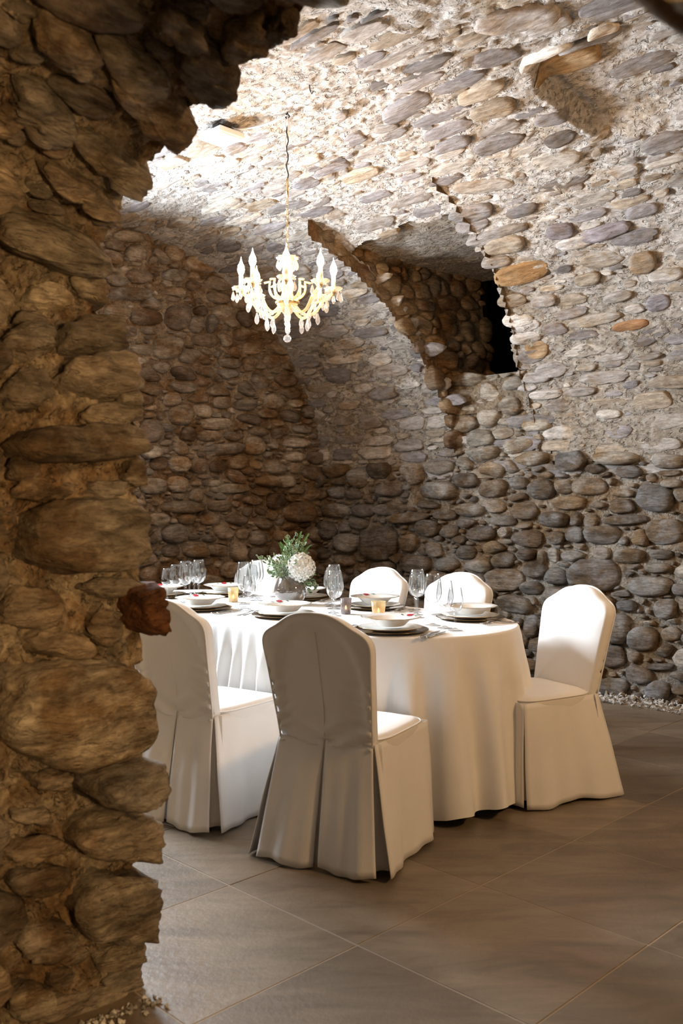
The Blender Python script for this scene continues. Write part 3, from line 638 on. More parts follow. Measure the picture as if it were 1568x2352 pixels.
rb = MB(); r_ = np.random.default_rng(15)
for k in range(110):
    u, v = -2.06 + abs(r_.normal(0, .035)), r_.uniform(1.0, 1.36); s = r_.uniform(.004, .012); z = s * .35
    q = Matrix.Rotation(r_.uniform(0, 6.3), 3, Vector(r_.normal(size=3)).normalized())
    rb.add([Vector(P(u, v, z)) + q @ Vector((d[0] * s, d[1] * s * .8, d[2] * s * .6)) * r_.uniform(.75, 1.25) for d in ((1, 0, 0), (-1, 0, 0), (0, 1, 0), (0, -1, 0), (0, 0, 1), (0, 0, -1))],
           [(0, 2, 4), (2, 1, 4), (1, 3, 4), (3, 0, 4), (2, 0, 5), (1, 2, 5), (3, 1, 5), (0, 3, 5)])
o = rb.build('mortar_rubble', M['gravel'], None, False); o['kind'] = 'stuff'; tag(o, 'pale crumbled mortar lying on the tiles at the foot of the rough pillar', 'rubble')
# ------------------------------------------------------------------ table and cloth
TZ = 0.745; C1, C2, TR = np.array([.30, 4.26]), np.array([-.88, 5.44]), .515
AX = np.array([1, -1]) / R2; NRM = np.array([1, 1]) / R2
def at_table(px, py, z=TZ):
    Y = FPX * (EYE - z) / (py - HY); return np.array([(px - CX) / FPX * Y, Y])
tb = empty('dining_table', ((C1[0] + C2[0]) / 2, (C1[1] + C2[1]) / 2, 0), math.radians(-45), 'long oval dining table hidden under the white cloth', 'table')
LH = np.linalg.norm(C1 - C2) / 2
def stadium(r, n):
    out = []; per = 4 * LH + 2 * math.pi * r
    for k in range(n):
        s = per * k / n
        if s < 2 * LH: out.append((LH - s, r, 0, 1))
        elif s < 2 * LH + math.pi * r: a = math.pi / 2 + (s - 2 * LH) / r; out.append((-LH + r * math.cos(a), r * math.sin(a), math.cos(a), math.sin(a)))
        elif s < 4 * LH + math.pi * r: out.append((-LH + s - 2 * LH - math.pi * r, -r, 0, -1))
        else: a = -math.pi / 2 + (s - 4 * LH - math.pi * r) / r; out.append((LH + r * math.cos(a), r * math.sin(a), math.cos(a), math.sin(a)))
    return np.array(out), per
q, _ = stadium(TR - .012, 64); n = len(q)
obj('tabletop', [(*p[:2], TZ - .035) for p in q] + [(*p[:2], TZ - .006) for p in q], [tuple(range(n))[::-1], tuple(range(n, 2 * n))] + [(k, (k + 1) % n, n + (k + 1) % n, n + k) for k in range(n)], M['wood'], tb, False)
lg = MB().tube([(0, 0, 0), (0, 0, TZ - .04)], .025, 10).data('leg', M['black'])
for sx in (-1, 1):
    for sy in (-1, 1): link('leg', lg, tb).location = (sx * (LH - .05), sy * .28, 0)
def make_cloth():
    n, rows = 720, 30; q, per = stadium(TR, n); s = np.arange(n) * per / n; vs, fs = [], []
    ring = []
    for t in (.0, .35, .7, .93): ring.append(np.stack([np.clip(q[:, 0], -LH, LH) + (q[:, 0] - np.clip(q[:, 0], -LH, LH)) * t, q[:, 1] * t, np.full(n, TZ)], 1))
    rn = np.random.default_rng(8); ph = rn.uniform(0, 6.28, 6)
    th = 2 * math.pi * s / per
    w = s * 2 * math.pi
    warp = .35 * np.sin(3 * th + 1) + .25 * np.sin(7 * th + 2.2)
    ends = np.clip((np.abs(q[:, 0]) - LH + .25) / .35, 0, 1)
    big = np.sin(37 * th + 2.6 * warp + ph[0]); fine = np.sin(62 * th + 3 * warp + ph[1])
    f_ = ends * (.85 * big + .15 * fine) + (1 - ends) * (.35 * big + .65 * fine)
    amp = .82 + .18 * np.sin(5 * th + ph[2]); f_ = np.sign(f_) * np.abs(f_) ** .8 * amp
    for k in range(rows + 1):
        t = k / rows
        if k < 5: a = (k / 4) * math.pi / 2; off = -.014 + .014 * math.sin(a); z = TZ - .014 + .014 * math.cos(a)
        else:
            t = (k - 4) / (rows - 4); z = TZ - .014 - t * (TZ - .05)
            off = .005 + .085 * t ** 1.1
        d = off + (0 if k < 5 else (.006 + .062 * t ** .75) * f_ * min(1, t * 4))
        zz = z + (0 if k < 5 else t ** 2 * (.012 * np.sin(11 * th + ph[3]) + .012 * big))
        sway = (0 if k < 5 else .02 * t * np.sin(19 * th + 2 * t + ph[4]))
        ring.append(np.stack([q[:, 0] + q[:, 2] * d - q[:, 3] * sway, q[:, 1] + q[:, 3] * d + q[:, 2] * sway, zz + 0 * q[:, 0]], 1))
    V = np.vstack(ring); m = len(ring)
    V[:4 * n, 2] += .0012 * np.sin(V[:4 * n, 0] * 9)
    for j in range(m - 1):
        for k in range(n):
            k2 = (k + 1) % n; fs.append((j * n + k, (j + 1) * n + k, (j + 1) * n + k2, j * n + k2))
    return V, fs
V, F = make_cloth(); rz = math.radians(-45); cr, sr = math.cos(rz), math.sin(rz); V0_ = V
Vw = np.stack([V[:, 0] * cr - V[:, 1] * sr + tb.location.x, V[:, 0] * sr + V[:, 1] * cr + tb.location.y, V[:, 2] + .002], 1)
CHP_ = [((.045, 3.50), 63), ((-.545, 3.95), 57), ((.86, 4.18), 209.5), ((.46, 4.95), 227), ((.03, 5.40), 226), ((-.76, 6.16), 229)]
for (l, a) in CHP_[:2] + CHP_[3:]:                                   # the seats press the hanging cloth inwards
    fx, fy = math.cos(math.radians(a)), math.sin(math.radians(a)); dx, dy = Vw[:, 0] - l[0], Vw[:, 1] - l[1]
    ly = dx * fx + dy * fy; lx = dx * fy - dy * fx
    wgt = np.clip((.40 - np.abs(lx)) / .14, 0, 1) * np.clip((.62 - Vw[:, 2]) / .12, 0, 1) * (ly > -.3); wgt = wgt * wgt * (3 - 2 * wgt)
    push = np.clip(.262 - ly, 0, .5) * wgt; Vw[:, 0] += push * fx; Vw[:, 1] += push * fy
tag(obj('tablecloth', Vw, F, M['cloth']), 'long white tablecloth draped over the oval table in deep folds to the floor', 'tablecloth')

# ------------------------------------------------------------------ chair in a white fitted cover
def chair_outline(n=120):
    pts = [(0, .908), (.045, .906), (.085, .896), (.118, .878), (.148, .857), (.178, .843), (.202, .826), (.213, .80), (.211, .765), (.204, .70), (.197, .60), (.190, .52), (.186, .455), (.184, .425)]
    pts = np.array(pts); d = np.concatenate([[0], np.cumsum(np.linalg.norm(np.diff(pts, axis=0), axis=1))])
    s = np.linspace(0, d[-1], n // 2 + 1); x = np.interp(s, d, pts[:, 0]); z = np.interp(s, d, pts[:, 1])
    for _ in range(3):
        x[1:-1] = (x[:-2] + 2 * x[1:-1] + x[2:]) / 4; z[1:-1] = (z[:-2] + 2 * z[1:-1] + z[2:]) / 4
    R = np.stack([x, z], 1); L = R[1:][::-1] * [-1, 1]
    bot = np.stack([np.linspace(R[-1, 0], L[0, 0], 20)[1:-1], np.full(18, R[-1, 1])], 1)
    return np.vstack([R, bot, L])
def recline(z): return -.205 - .21 * np.clip(z - .45, 0, 1) - .05 * np.clip(z - .45, 0, 1) ** 2
def make_back():
    o = chair_outline(); n = len(o); c = np.array([0, .66]); vs, fs = [], []
    rings = [(.02, 1), (.25, 1), (.5, 1), (.7, 1), (.86, 1), (.95, 1), (1, 1), (1.004, 0), (1, -1)] + [(q, -1) for q in (.975, .95, .92, .88, .84, .8, .75, .7, .64, .58, .5, .42, .34, .25, .14, .02)]
    for t, side in rings:
        p = c + (o - c) * t; x, z = p[:, 0], p[:, 1]; edge = np.clip(1 - t, 0, 1)
        thick = .030 * (1 - .25 * edge * 0)
        y = recline(z)
        if side == 1: y = y + .026 + .016 * (1 - t ** 2) + .012 * np.clip(1 - t ** 6, 0, 1)
        elif side == -1:
            y = y - .022 - .010 * np.clip(1 - t ** 6, 0, 1)
            arch = np.clip(((x / .165) ** 2 + (np.maximum(z - .66, 0) / .215) ** 2), 0, 3)      # the hard frame shows through the cover
            y = y + .022 / (1 + np.exp((arch - 1.0) * 14)) * np.clip((z - .44) / .12, 0, 1)
            wr = np.clip((np.abs(x) - .09) / .1, 0, 1) * np.clip((.80 - z) / .25, 0, 1)
            y = y + .008 * wr * np.sin(125 * (z + .35 * np.abs(x)) + 1.5 * np.sin(20 * x))
            y = y + .009 * np.clip((.56 - z) / .12, 0, 1) * np.sin(75 * (z - .55 * np.abs(x)))
            y = y + .0025 * np.sin(x * 38 + 3) * np.sin(z * 14)
        vs.append(np.stack([x, y, z], 1))
    m = len(rings)
    for j in range(m - 1):
        for k in range(n):
            k2 = (k + 1) % n; fs.append((j * n + k, j * n + k2, (j + 1) * n + k2, (j + 1) * n + k))
    fs.append(tuple(range(n))[::-1]); fs.append(tuple((m - 1) * n + k for k in range(n)))
    return np.vstack(vs), fs
def seat_ring(n=64):
    out = []
    for k in range(n):
        a = 2 * math.pi * k / n; c, s = math.cos(a), math.sin(a); p = 5.0
        r = 1 / (abs(c) ** p + abs(s) ** p) ** (1 / p); w = .215 - .012 * (1 - r * s) / 2 * 1.0
        out.append((r * c * w, r * s * .215 + .015))
    return np.array(out)
def make_seat():
    o = seat_ring(); n = len(o); c = np.array([0, .015]); vs, fs = [], []
    rings = [(.02, .478), (.4, .477), (.7, .473), (.88, .467), (.96, .460), (1.0, .449), (1.005, .438), (.99, .40)]
    for t, z in rings: p = c + (o - c) * t; vs.append(np.column_stack([p, np.full(n, z) - .006 * (p[:, 1] > .18) * (t > .8)]))
    for j in range(len(rings) - 1):
        for k in range(n):
            k2 = (k + 1) % n; fs.append((j * n + k, (j + 1) * n + k, (j + 1) * n + k2, j * n + k2))
    fs.append(tuple(range(n)))
    return np.vstack(vs), fs
def panel(p0, p1, q0, q1, waves, amp, bow=0.0, inset=0.0, nx=22, nz=18, seed=0, curl=0.0, hem=.012):
    """skirt panel hanging from the seat edge p0-p1 to the hem q0-q1"""
    p0, p1, q0, q1 = map(np.array, (p0, p1, q0, q1)); vs, fs = [], []; d = (p1 - p0); nrm = np.array([d[1], -d[0]]) / np.linalg.norm(d)
    rn = np.random.default_rng(seed); a, b = rn.uniform(0, 6.28, 2)
    for j in range(nz + 1):
        t = j / nz; z = .445 + (hem - .445) * t
        for i in range(nx + 1):
            s = i / nx; xy = (p0 + (p1 - p0) * s) * (1 - t) + (q0 + (q1 - q0) * s) * t
            w = amp * t * math.sin(waves * 2 * math.pi * s + a + .6 * t) + .35 * amp * t * math.sin(2.7 * waves * 2 * math.pi * s + b) + bow * t * math.sin(math.pi * s) + curl * t ** 2 * (s ** 6 + (1 - s) ** 6)
            w += .006 * t * (1 - t) * math.sin(5 * s + 7 * t + a)
            xy = xy + nrm * (w - inset * t)
            vs.append((xy[0], xy[1], z + .006 * t * math.sin(2 * math.pi * s * waves + b)))
    for j in range(nz):
        for i in range(nx):
            k = j * (nx + 1) + i; fs.append((k, k + 1, k + nx + 2, k + nx + 1))
    return vs, fs
def make_chair(loc, ang):
    root = empty('chair', (loc[0], loc[1], 0), math.radians(ang - 90), '', 'chair')
    v, f = make_back(); obj('backrest', v, f, M['cover'], root)
    v, f = make_seat(); obj('seat', v, f, M['cover'], root)
    o = chair_outline(); k = len(o); ln = [i for i in range(k) if o[i, 1] > .43]
    half_ = k // 2; pts = [(o[i, 0] * 1.008, float(recline(np.array(o[i, 1]))) - .020, o[i, 1] + .002) for i in list(range(ln[-1] if False else 0, 0))]
    Rr = [i for i in range(k) if o[i, 0] >= 0 and o[i, 1] > .428][::-1]; Ll = [i for i in range(k) if o[i, 0] < 0 and o[i, 1] > .428][::-1]
    seq = sorted(Rr, key=lambda i: i, reverse=True) + sorted(Ll, key=lambda i: i, reverse=True)
    pts = [(o[i, 0] * 1.006, float(recline(o[i, 1])) - .022, o[i, 1] + .001) for i in seq]
    MB().tube(pts, .0042, 6).build('piping', M['cover'], root)
    sm = MB().tube([(0.0, float(recline(z)) - .0325 + .022 * min(1, (z - .44) / .12), z) for z in np.linspace(.46, .84, 14)], .0022, 5); sm.build('back_seam', M['cover'], root)
    s_ = seat_ring(96) ; pts = [(p[0] * 1.004, p[1], .452) for p in s_ if p[1] > -.19]
    i0 = max(range(len(pts)), key=lambda i: (pts[(i + 1) % len(pts)][0] - pts[i][0]) ** 2 + (pts[(i + 1) % len(pts)][1] - pts[i][1]) ** 2); pts = pts[i0 + 1:] + pts[:i0 + 1]
    MB().tube(pts, .0035, 6).build('seat_piping', M['cover'], root)
    A, B, Cc, D = (-.188, -.225), (.188, -.225), (.212, .225), (-.212, .225)
    def pan(*a, name='skirt_panel', **k):
        v, f = panel(*a, **k); ob = obj(name, v, f, M['cover'], root)
        so = ob.modifiers.new('hem', 'SOLIDIFY'); so.thickness = .003; return ob
    pan(A, (-.004, -.225), (-.245, -.305), (-.016, -.300), waves=1.0, amp=.010, bow=.014, seed=1)
    pan((.004, -.225), B, (.010, -.306), (.235, -.312), waves=1.0, amp=.012, bow=.018, curl=-.02, seed=2)
    pan((.190, -.222), Cc, (.262, -.285), (.240, .235), waves=1.4, amp=.016, bow=.010, seed=3)
    pan(D, (-.190, -.222), (-.240, .235), (-.272, -.285), waves=1.4, amp=.016, bow=.010, seed=4)
    pan(Cc, D, (.232, .24), (-.232, .24), waves=1.5, amp=.006, bow=.004, seed=5)
    pan((-.03, -.222), (.03, -.222), (-.05, -.275), (.05, -.275), waves=.5, amp=.004, name='pleat', seed=6)
    pan((.165, -.215), (.205, -.19), (.19, -.27), (.248, -.225), waves=.5, amp=.004, name='pleat', seed=7, hem=.018)
    pan((-.205, -.19), (-.165, -.215), (-.25, -.225), (-.19, -.27), waves=.5, amp=.004, name='pleat', seed=8, hem=.018)
    for sx in (-1, 1):
        for y0, y1 in ((.17, .19), (-.18, -.25)):
            MB().tube([(sx * .17, y0, .40), (sx * .185, y1, 0)], .013, 8).build('leg', M['black'], root)
    return root
GC = 'white covered banquet chairs around the table'
chair0 = make_chair((0, 0), 90)
CH = [((.045, 3.50), 63, 'white covered chair nearest the camera, its back turned to us'),
      ((-.545, 3.95), 57, 'white covered chair behind the rough stone pillar, seat side in full light'),
      ((.86, 4.18), 209.5, 'white covered chair at the right end of the table, backrest half lit'),
      ((.46, 4.95), 227, 'white covered chair across the table behind the clear glasses at the right'),
      ((.03, 5.40), 226, 'white covered chair across the table, right of the flower vase'),
      ((-.76, 6.16), 229, 'white covered chair across the table, left of the flower vase')]
for i, (l, a, lab) in enumerate(CH):
    o = chair0 if i == 0 else copy_tree(chair0)
    o.location = (l[0], l[1], 0); o.rotation_euler = (0, 0, math.radians(a - 90)); o['label'] = lab; o['group'] = GC

# ------------------------------------------------------------------ tableware: one of each kind, then copied
TT = TZ + .0035
def scallop(a, r): return .012 * math.cos(a * 12) * max(0, (r - .075) / .05)
def proto(name, cat): return empty(name, (0, 0, -9), 0, '', cat)
P_ch = proto('charger_plate', 'plate')
MB().lathe([(0, .001), (.09, .001), (.10, .003), (.155, .012), (.163, .013), (.163, .0105), (.152, .009), (.10, 0), (0, 0)][::-1], 64).build('plate', M['bronze'], P_ch)
P_dp = proto('dinner_plate', 'plate')
MB().lathe([(0, .0), (.08, .0), (.09, .003), (.132, .0155), (.136, .0175), (.132, .0185), (.092, .007), (.08, .0045), (0, .004)], 72, wav=scallop).build('plate', M['china'], P_dp)
MB().lathe([(.1325, .0187), (.1365, .0178), (.1365, .0168), (.1325, .0176)], 72, close=True, wav=scallop).build('gilded_rim', M['gold_rim'], P_dp)
P_sp = proto('soup_plate', 'plate')
MB().lathe([(0, .0), (.055, .0), (.06, .002), (.085, .026), (.124, .036), (.1285, .0375), (.124, .0395), (.084, .031), (.062, .008), (0, .006)], 72, wav=scallop).build('plate', M['china'], P_sp)
MB().lathe([(.1245, .0397), (.129, .0386), (.129, .0372), (.1245, .038)], 72, close=True, wav=scallop).build('gilded_rim', M['gold_rim'], P_sp)
fp = MB()
def rimpt(r, a): return (r * math.cos(a), r * math.sin(a), .0318 + (r - .084) / .04 * .0088 + .0012)
for k in range(6):                                    # painted rose on the rim: petals round a centre
    a0 = math.radians(250); c = Vector(rimpt(.106, a0)); t = k * math.pi / 3
    vs = [c + Vector((.0095 * math.cos(t) + .0075 * math.cos(t + j * 1.05), .0095 * math.sin(t) + .0075 * math.sin(t + j * 1.05), 0)) for j in range(6)]
    vs = [Vector((q.x, q.y, .0335 + (math.hypot(q.x, q.y) - .084) / .04 * .0088)) for q in vs]
    fp.add(vs, [tuple(range(6))])
fp.build('painted_rose', M['red'], P_sp, False)
lp = MB()
for a0, dr, sc in ((228, .004, 1.0), (272, -.006, 1.0), (70, 0, .8), (80, .005, .7)):
    a = math.radians(a0); c = Vector(rimpt(.106 + dr, a)); e = a + .9
    vs = [c + Vector((math.cos(e) * x - math.sin(e) * y, math.sin(e) * x + math.cos(e) * y, 0)) * sc for x, y in ((-.011, 0), (-.004, .0042), (.004, .0036), (.012, 0), (.004, -.0036), (-.004, -.0042))]
    lp.add([Vector((q.x, q.y, .0335 + (math.hypot(q.x, q.y) - .084) / .04 * .0088)) for q in vs], [tuple(range(6))])
lp.build('painted_leaves', M['leafprint'], P_sp, False)
def make_glass(name, cat, H, W, rim, bowl_h, stem, foot):
    r = proto(name, cat); zb = H - bowl_h
    MB().lathe([(0, .0), (foot, .0), (foot, .0014), (foot * .5, .004), (.006, .010), (0, .010)], 32).build('foot', M['glass'], r)
    MB().lathe([(.0055, .008), (stem, .03), (stem, zb - .02), (.0075, zb - .002), (0, zb)], 14).build('stem', M['glass'], r)
    t = np.linspace(0, 1, 13); prof = []
    for q in t:
        if q < .42: w = W * math.sqrt(max(0, 1 - (1 - q / .42) ** 2)) ** 1.0
        else: w = W + (rim - W) * ((q - .42) / .58) ** 1.6
        prof.append((max(w, .0006), zb + bowl_h * q))
    inn = [(max(a - .0013, .0004), z + (.0022 if i < 3 else 0)) for i, (a, z) in enumerate(prof)][::-1]
    MB().lathe(prof + [(rim - .0006, H + .0006)] + inn, 40).build('bowl', M['glass'], r)
    return r
P_g1 = make_glass('wine_glass', 'glass', .230, .0405, .030, .135, .0042, .036)
P_g2 = make_glass('wine_glass', 'glass', .208, .0375, .029, .122, .0040, .034)
P_g3 = make_glass('wine_glass', 'glass', .184, .0335, .025, .108, .0038, .031)
def strip(outline, zf, th=.0018):
    """flat cutlery blank: outline is (half width, y) from the tip of the handle on; zf gives the bend"""
    vs, fs = [], []
    for w, y in outline:
        z = zf(y); vs += [(-w, y, z), (w, y, z), (w * .8, y, z + th), (-w * .8, y, z + th)]
    for i in range(len(outline) - 1):
        for k in range(4): fs.append((i * 4 + k, i * 4 + (k + 1) % 4, i * 4 + 4 + (k + 1) % 4, i * 4 + 4 + k))
    fs += [(3, 2, 1, 0), tuple(len(vs) - 4 + k for k in range(4))]
    return vs, fs
def make_fork(L):
    r = proto('fork', 'fork'); zf = lambda y: .003 + .010 * math.exp(-((y - .03) / .028) ** 2) - .002 * (y < -.05)
    MB().add(*strip([(.0055, -L / 2), (.0075, -L / 2 + .01), (.006, -L / 2 + .04), (.0028, -.005), (.003, .02), (.0085, .038), (.0105, .05), (.0105, .058)], zf)).build('handle', M['steel'], r)
    tm = MB()
    for k in (-1.5, -.5, .5, 1.5): tm.add(*[(lambda v, f: ([(x + k * .0056, y, z) for x, y, z in v], f))(*strip([(.0019, .057), (.0017, .075), (.0008, L / 2)], zf))][0])
    tm.build('tines', M['steel'], r); return r
def make_knife(L):
    r = proto('knife', 'knife')
    MB().add(*strip([(.005, -L / 2), (.008, -L / 2 + .006), (.0085, -L / 2 + .02), (.0065, -.03), (.0055, .0)], lambda y: .0015, .006)).build('handle', M['steel'], r)
    MB().add(*strip([(.005, 0), (.0085, .012), (.0095, .05), (.009, L / 2 - .02), (.003, L / 2)], lambda y: .0035, .0014)).build('blade', M['steel'], r); return r
P_f1, P_f2, P_k1, P_k2 = make_fork(.205), make_fork(.175), make_knife(.235), make_knife(.20)
def place(pr, p, rz, label, group, z=TT):
    o = copy_tree(pr); o.location = (p[0], p[1], z); o.rotation_euler = (0, 0, rz); o['label'] = label; o['group'] = group; return o
G = lambda *l: [at_table(*q) for q in l]
SETS = [  # plate centre (image point on the cloth), direction the diner faces, glass feet (tall, middle, small), where
 ((897, 1452), 63, G((993.7, 1438), (1021.4, 1444.5), (1045.3, 1450)), 'before the chair nearest the camera'),
 ((655, 1417), 58, G((769, 1424), (767.5, 1416), (764, 1409)), 'just below the flower vase'),
 ((460, 1401), 58, G((559, 1389), (561.5, 1399), (572, 1405)), 'by the chair beside the pillar'),
 ((372, 1372), -45, G((425.7, 1386), (404, 1384), (384, 1382)), 'at the far left table end'),
 ((516, 1368), 229, G((456, 1381), (446, 1376), (435, 1368)), 'before the chair left of the vase'),
 ((698, 1377), 226, G((589, 1381), (584, 1375), (579, 1370)), 'half hidden behind the vase'),
 ((861, 1398), 226, G((767, 1400), (762, 1394), (757, 1389)), 'before the chair right of the vase'),
 ((1080, 1423), 209, G((958, 1420), (955.5, 1413.5), (953.5, 1407)), 'at the right end of the table')]
for (pp, ang, gl, where), rose in zip(SETS, (35, 110, 112, 108, 100, 100, 115, 150)):
    c = at_table(*pp); f = np.array([math.cos(math.radians(ang)), math.sin(math.radians(ang))]); r = np.array([f[1], -f[0]]); rz = math.radians(ang - 90)
    place(P_ch, c, rz, 'bronze charger plate under white plates ' + where, 'charger plates')
    place(P_dp, c, rz, 'flat white dinner plate under the soup plate ' + where, 'dinner plates', TT + .005)
    place(P_sp, c, math.radians(rose - 250), 'white soup plate with painted rose, topmost plate ' + where, 'soup plates', TT + .0255)
    for k, (pr, nm) in enumerate(((P_g1, 'tallest'), (P_g2, 'middle sized'), (P_g3, 'smallest'))):
        place(pr, gl[k], rz, nm + ' clear stemmed glass of the three ' + where, 'wine glasses')
    place(P_f1, c - r * .215 - f * .01, rz + .03, 'outer dinner fork left of the plates ' + where, 'forks')
    place(P_f2, c - r * .188 - f * .005, rz - .02, 'inner small fork left of the plates ' + where, 'forks')
    place(P_k1, c + r * .188 - f * .02, rz + .02, 'inner long knife right of the plates ' + where, 'knives')
    place(P_k2, c + r * .215 - f * .02, rz - .02, 'outer short knife right of the plates ' + where, 'knives')
for pr in (P_ch, P_dp, P_sp, P_g1, P_g2, P_g3, P_f1, P_f2, P_k1, P_k2):
    for ch in list(pr.children): bpy.data.objects.remove(ch)
    bpy.data.objects.remove(pr)
def holder(p, mat, h, rb, rt, label):
    r = empty('candle_holder', (*p, TT), 0, label, 'candle holder', 'tealight glasses on the table')
    w = lambda a, q: .02 * math.cos(a * 10)
    MB().lathe([(0, .0), (rb, .0), (rt, h), (rt - .003, h), (rb - .003, .006), (0, .006)], 60, wav=w).build('cup', mat, r)
    MB().lathe([(0, .008), (rb * .72, .008), (rb * .72, .022), (0, .021)], 20).build('tealight', M['wax'], r)
    MB().lathe([(.0008, .021), (.0045, .026), (.0035, .033), (.0003, .043)], 10).build('flame', M['flame'], r)
holder(at_table(535.5, 1384), M['mercury_gold'], .080, .024, .031, 'gold mottled tealight glass left of the vase')
holder(at_table(794, 1411), M['mercury_grey'], .078, .023, .028, 'grey mottled tealight glass right of the vase')
holder(at_table(869, 1418), M['mercury_gold'], .075, .027, .036, 'pale gold ribbed tealight glass glowing behind the nearest soup plate')

# ------------------------------------------------------------------ vase and bouquet
vp = at_table(667, 1389)
va_ = empty('flower_vase', (*vp, TT), 0, 'round smoky crackled glass vase in the middle of the table', 'vase')
MB().lathe([(0, .0), (.045, .0), (.062, .010), (.085, .045), (.091, .072), (.086, .100), (.070, .135), (.060, .160), (.058, .160), (.068, .134), (.083, .100), (.088, .072), (.082, .046), (.060, .013), (0, .006)], 48).build('body', M['vase'], va_)
MB().lathe([(0, .010), (.060, .016), (.080, .046), (.0855, .070), (.083, .092), (0, .092)], 40).build('water', glass_mat('vase_water', (.86, .84, .80), .05, .3, .05, .12, (.4, .36, .3)), va_)
def hydrangea(c, rad, label, nfl=110, seed=1):
    r = empty('hydrangea', (vp[0] + c[0], vp[1] + c[1], TT + c[2]), 0, label, 'flower', 'white hydrangea heads in the vase')
    rn = np.random.default_rng(seed); hd = MB()
    hd.lathe([(.001, -rad * .8)] + [(rad * .82 * math.cos(a), rad * .82 * math.sin(a)) for a in np.linspace(-1.3, 1.3, 8)] + [(.001, rad * .82)], 18)
    for k in range(nfl):
        z = 1 - 2 * (k + .5) / nfl; a = k * 2.39996; q = Vector((math.sqrt(1 - z * z) * math.cos(a), math.sqrt(1 - z * z) * math.sin(a), z))
        ctr = q * rad * rn.uniform(.86, .98); t1 = q.orthogonal().normalized(); t2 = q.cross(t1); a0 = rn.uniform(0, 6)
        for p in range(4):
            b = a0 + p * math.pi / 2; d = t1 * math.cos(b) + t2 * math.sin(b); e = q.cross(d); s = rad * rn.uniform(.20, .26); lift = q * s * rn.uniform(.1, .4)
            hd.add([ctr, ctr + d * s * .5 + e * s * .42 + lift * .4, ctr + d * s + e * s * .18 + lift, ctr + d * s - e * s * .18 + lift, ctr + d * s * .5 - e * s * .42 + lift * .4], [(0, 1, 2, 3, 4)])
    hd.build('petals', M['petal'], r, False)
    MB().tube([(0, 0, -rad * .7), (-c[0] * .6, -c[1] * .6, -c[2] + .10), (-c[0] * .7, -c[1] * .7, -c[2] + .03)], .003, 6).build('stem', M['fern'], r)
hydrangea((.058, -.05, .205), .078, 'large white hydrangea head at the right front of the vase', 130, 1)
hydrangea((-.055, .02, .21), .062, 'smaller white hydrangea head at the left of the vase behind leaves', 90, 2)
def variegated(name, cs, label, n, seed, spread, size=.013):
    rn = np.random.default_rng(seed); r = empty(name, (vp[0], vp[1], TT + .15), 0, label, 'foliage'); st_ = MB(); vs, fs, cl = [], [], []
    for c in cs:
        c = Vector(c); st_.tube([(0, 0, -.05), c * .5 + Vector((0, 0, .012)), c], .0012, 4)
        for k in range(n):
            t = rn.uniform(.45, 1.05); p = c * t + Vector(rn.normal(0, spread, 3)); d = Vector(rn.normal(size=3) + np.array(c) * 8).normalized(); w = d.orthogonal().normalized(); w = Matrix.Rotation(rn.uniform(0, 6.3), 3, d) @ w; nn = d.cross(w)
            s = size * rn.uniform(.7, 1.3); b = len(vs)
            g_ = np.array((.09, .17, .06)) * rn.uniform(.6, 1.5); wh = np.array((.55, .60, .44))
            for (x, y, z, m) in ((0, 0, 0, 0), (.5, .42, .1, 1), (1.15, .5, .12, 1), (1.9, 0, -.1, 1), (1.15, -.5, .12, 1), (.5, -.42, .1, 1), (.55, .2, .03, 0), (1.1, .22, .03, 0), (1.45, 0, .0, 0), (1.1, -.22, .03, 0), (.55, -.2, .03, 0)):
                vs.append(p + (d * x + w * y + nn * z) * s); cl.append(wh if m else g_)
            fs += [tuple(b + q for q in f) for f in ((0, 6, 7, 8, 9, 10), (0, 1, 6), (1, 2, 7, 6), (2, 3, 8, 7), (3, 4, 9, 8), (4, 5, 10, 9), (5, 0, 10))]
    st_.build('stems', M['fern'], r); o = obj('leaves', vs, fs, M['leaf'], r, True, np.array(cl)); o['kind'] = 'stuff'
variegated('variegated_sprig', [(-.085, -.075, .07), (-.05, -.085, .10), (-.02, -.06, .15), (-.105, -.05, .03), (-.14, -.02, .095), (-.06, -.08, .03)], 'cream edged green leaves on the left of the bouquet', 30, 3, .016)
variegated('variegated_sprig', [(.01, -.05, .17), (.045, -.03, .17), (.07, -.02, .15), (-.015, -.03, .19), (.03, 0, .2)], 'cream edged green leaves at the top of the bouquet', 30, 4, .018)
variegated('variegated_sprig', [(.10, -.04, .0), (.115, -.03, -.035), (.125, -.02, -.06), (.085, -.06, .02)], 'dark cream edged leaves trailing down the right of the vase', 20, 5, .013, .015)
variegated('variegated_sprig', [(.04, -.125, .085)], 'tiny cream edged sprig in front of the large hydrangea', 12, 6, .012, .009)
def fern(tip, label, seed):
    rn = np.random.default_rng(seed); r = empty('fern_frond', (vp[0], vp[1], TT + .14), 0, label, 'foliage', 'green fern fronds in the bouquet'); tip = Vector(tip); m = MB(); pts = [tip * t + Vector((0, 0, .03 * math.sin(t * 3.0))) for t in np.linspace(0, 1, 20)]
    MB().tube(pts, .0012, 4).build('stem', M['fern'], r)
    side = tip.cross(Vector((0, 1, .2))).normalized()
    for i in range(6, 20):
        L = .030 * (1.15 - i / 20)
        for sg in (-1, 1):
            d = (side * sg + tip.normalized() * .7).normalized(); w = d.orthogonal().normalized()
            for q in range(3):
                p = pts[i] + d * L * q / 3; m.add([p, p + d * L * .3 + w * .0016, p + d * L * .5, p + d * L * .3 - w * .0016], [(0, 1, 2, 3)])
                m.add([p, p + (d + side * .9).normalized() * .007 + w * .001, p + (d + side * .5).normalized() * .0085], [(0, 1, 2)])
    m.build('leaflets', M['fern'], r, False)
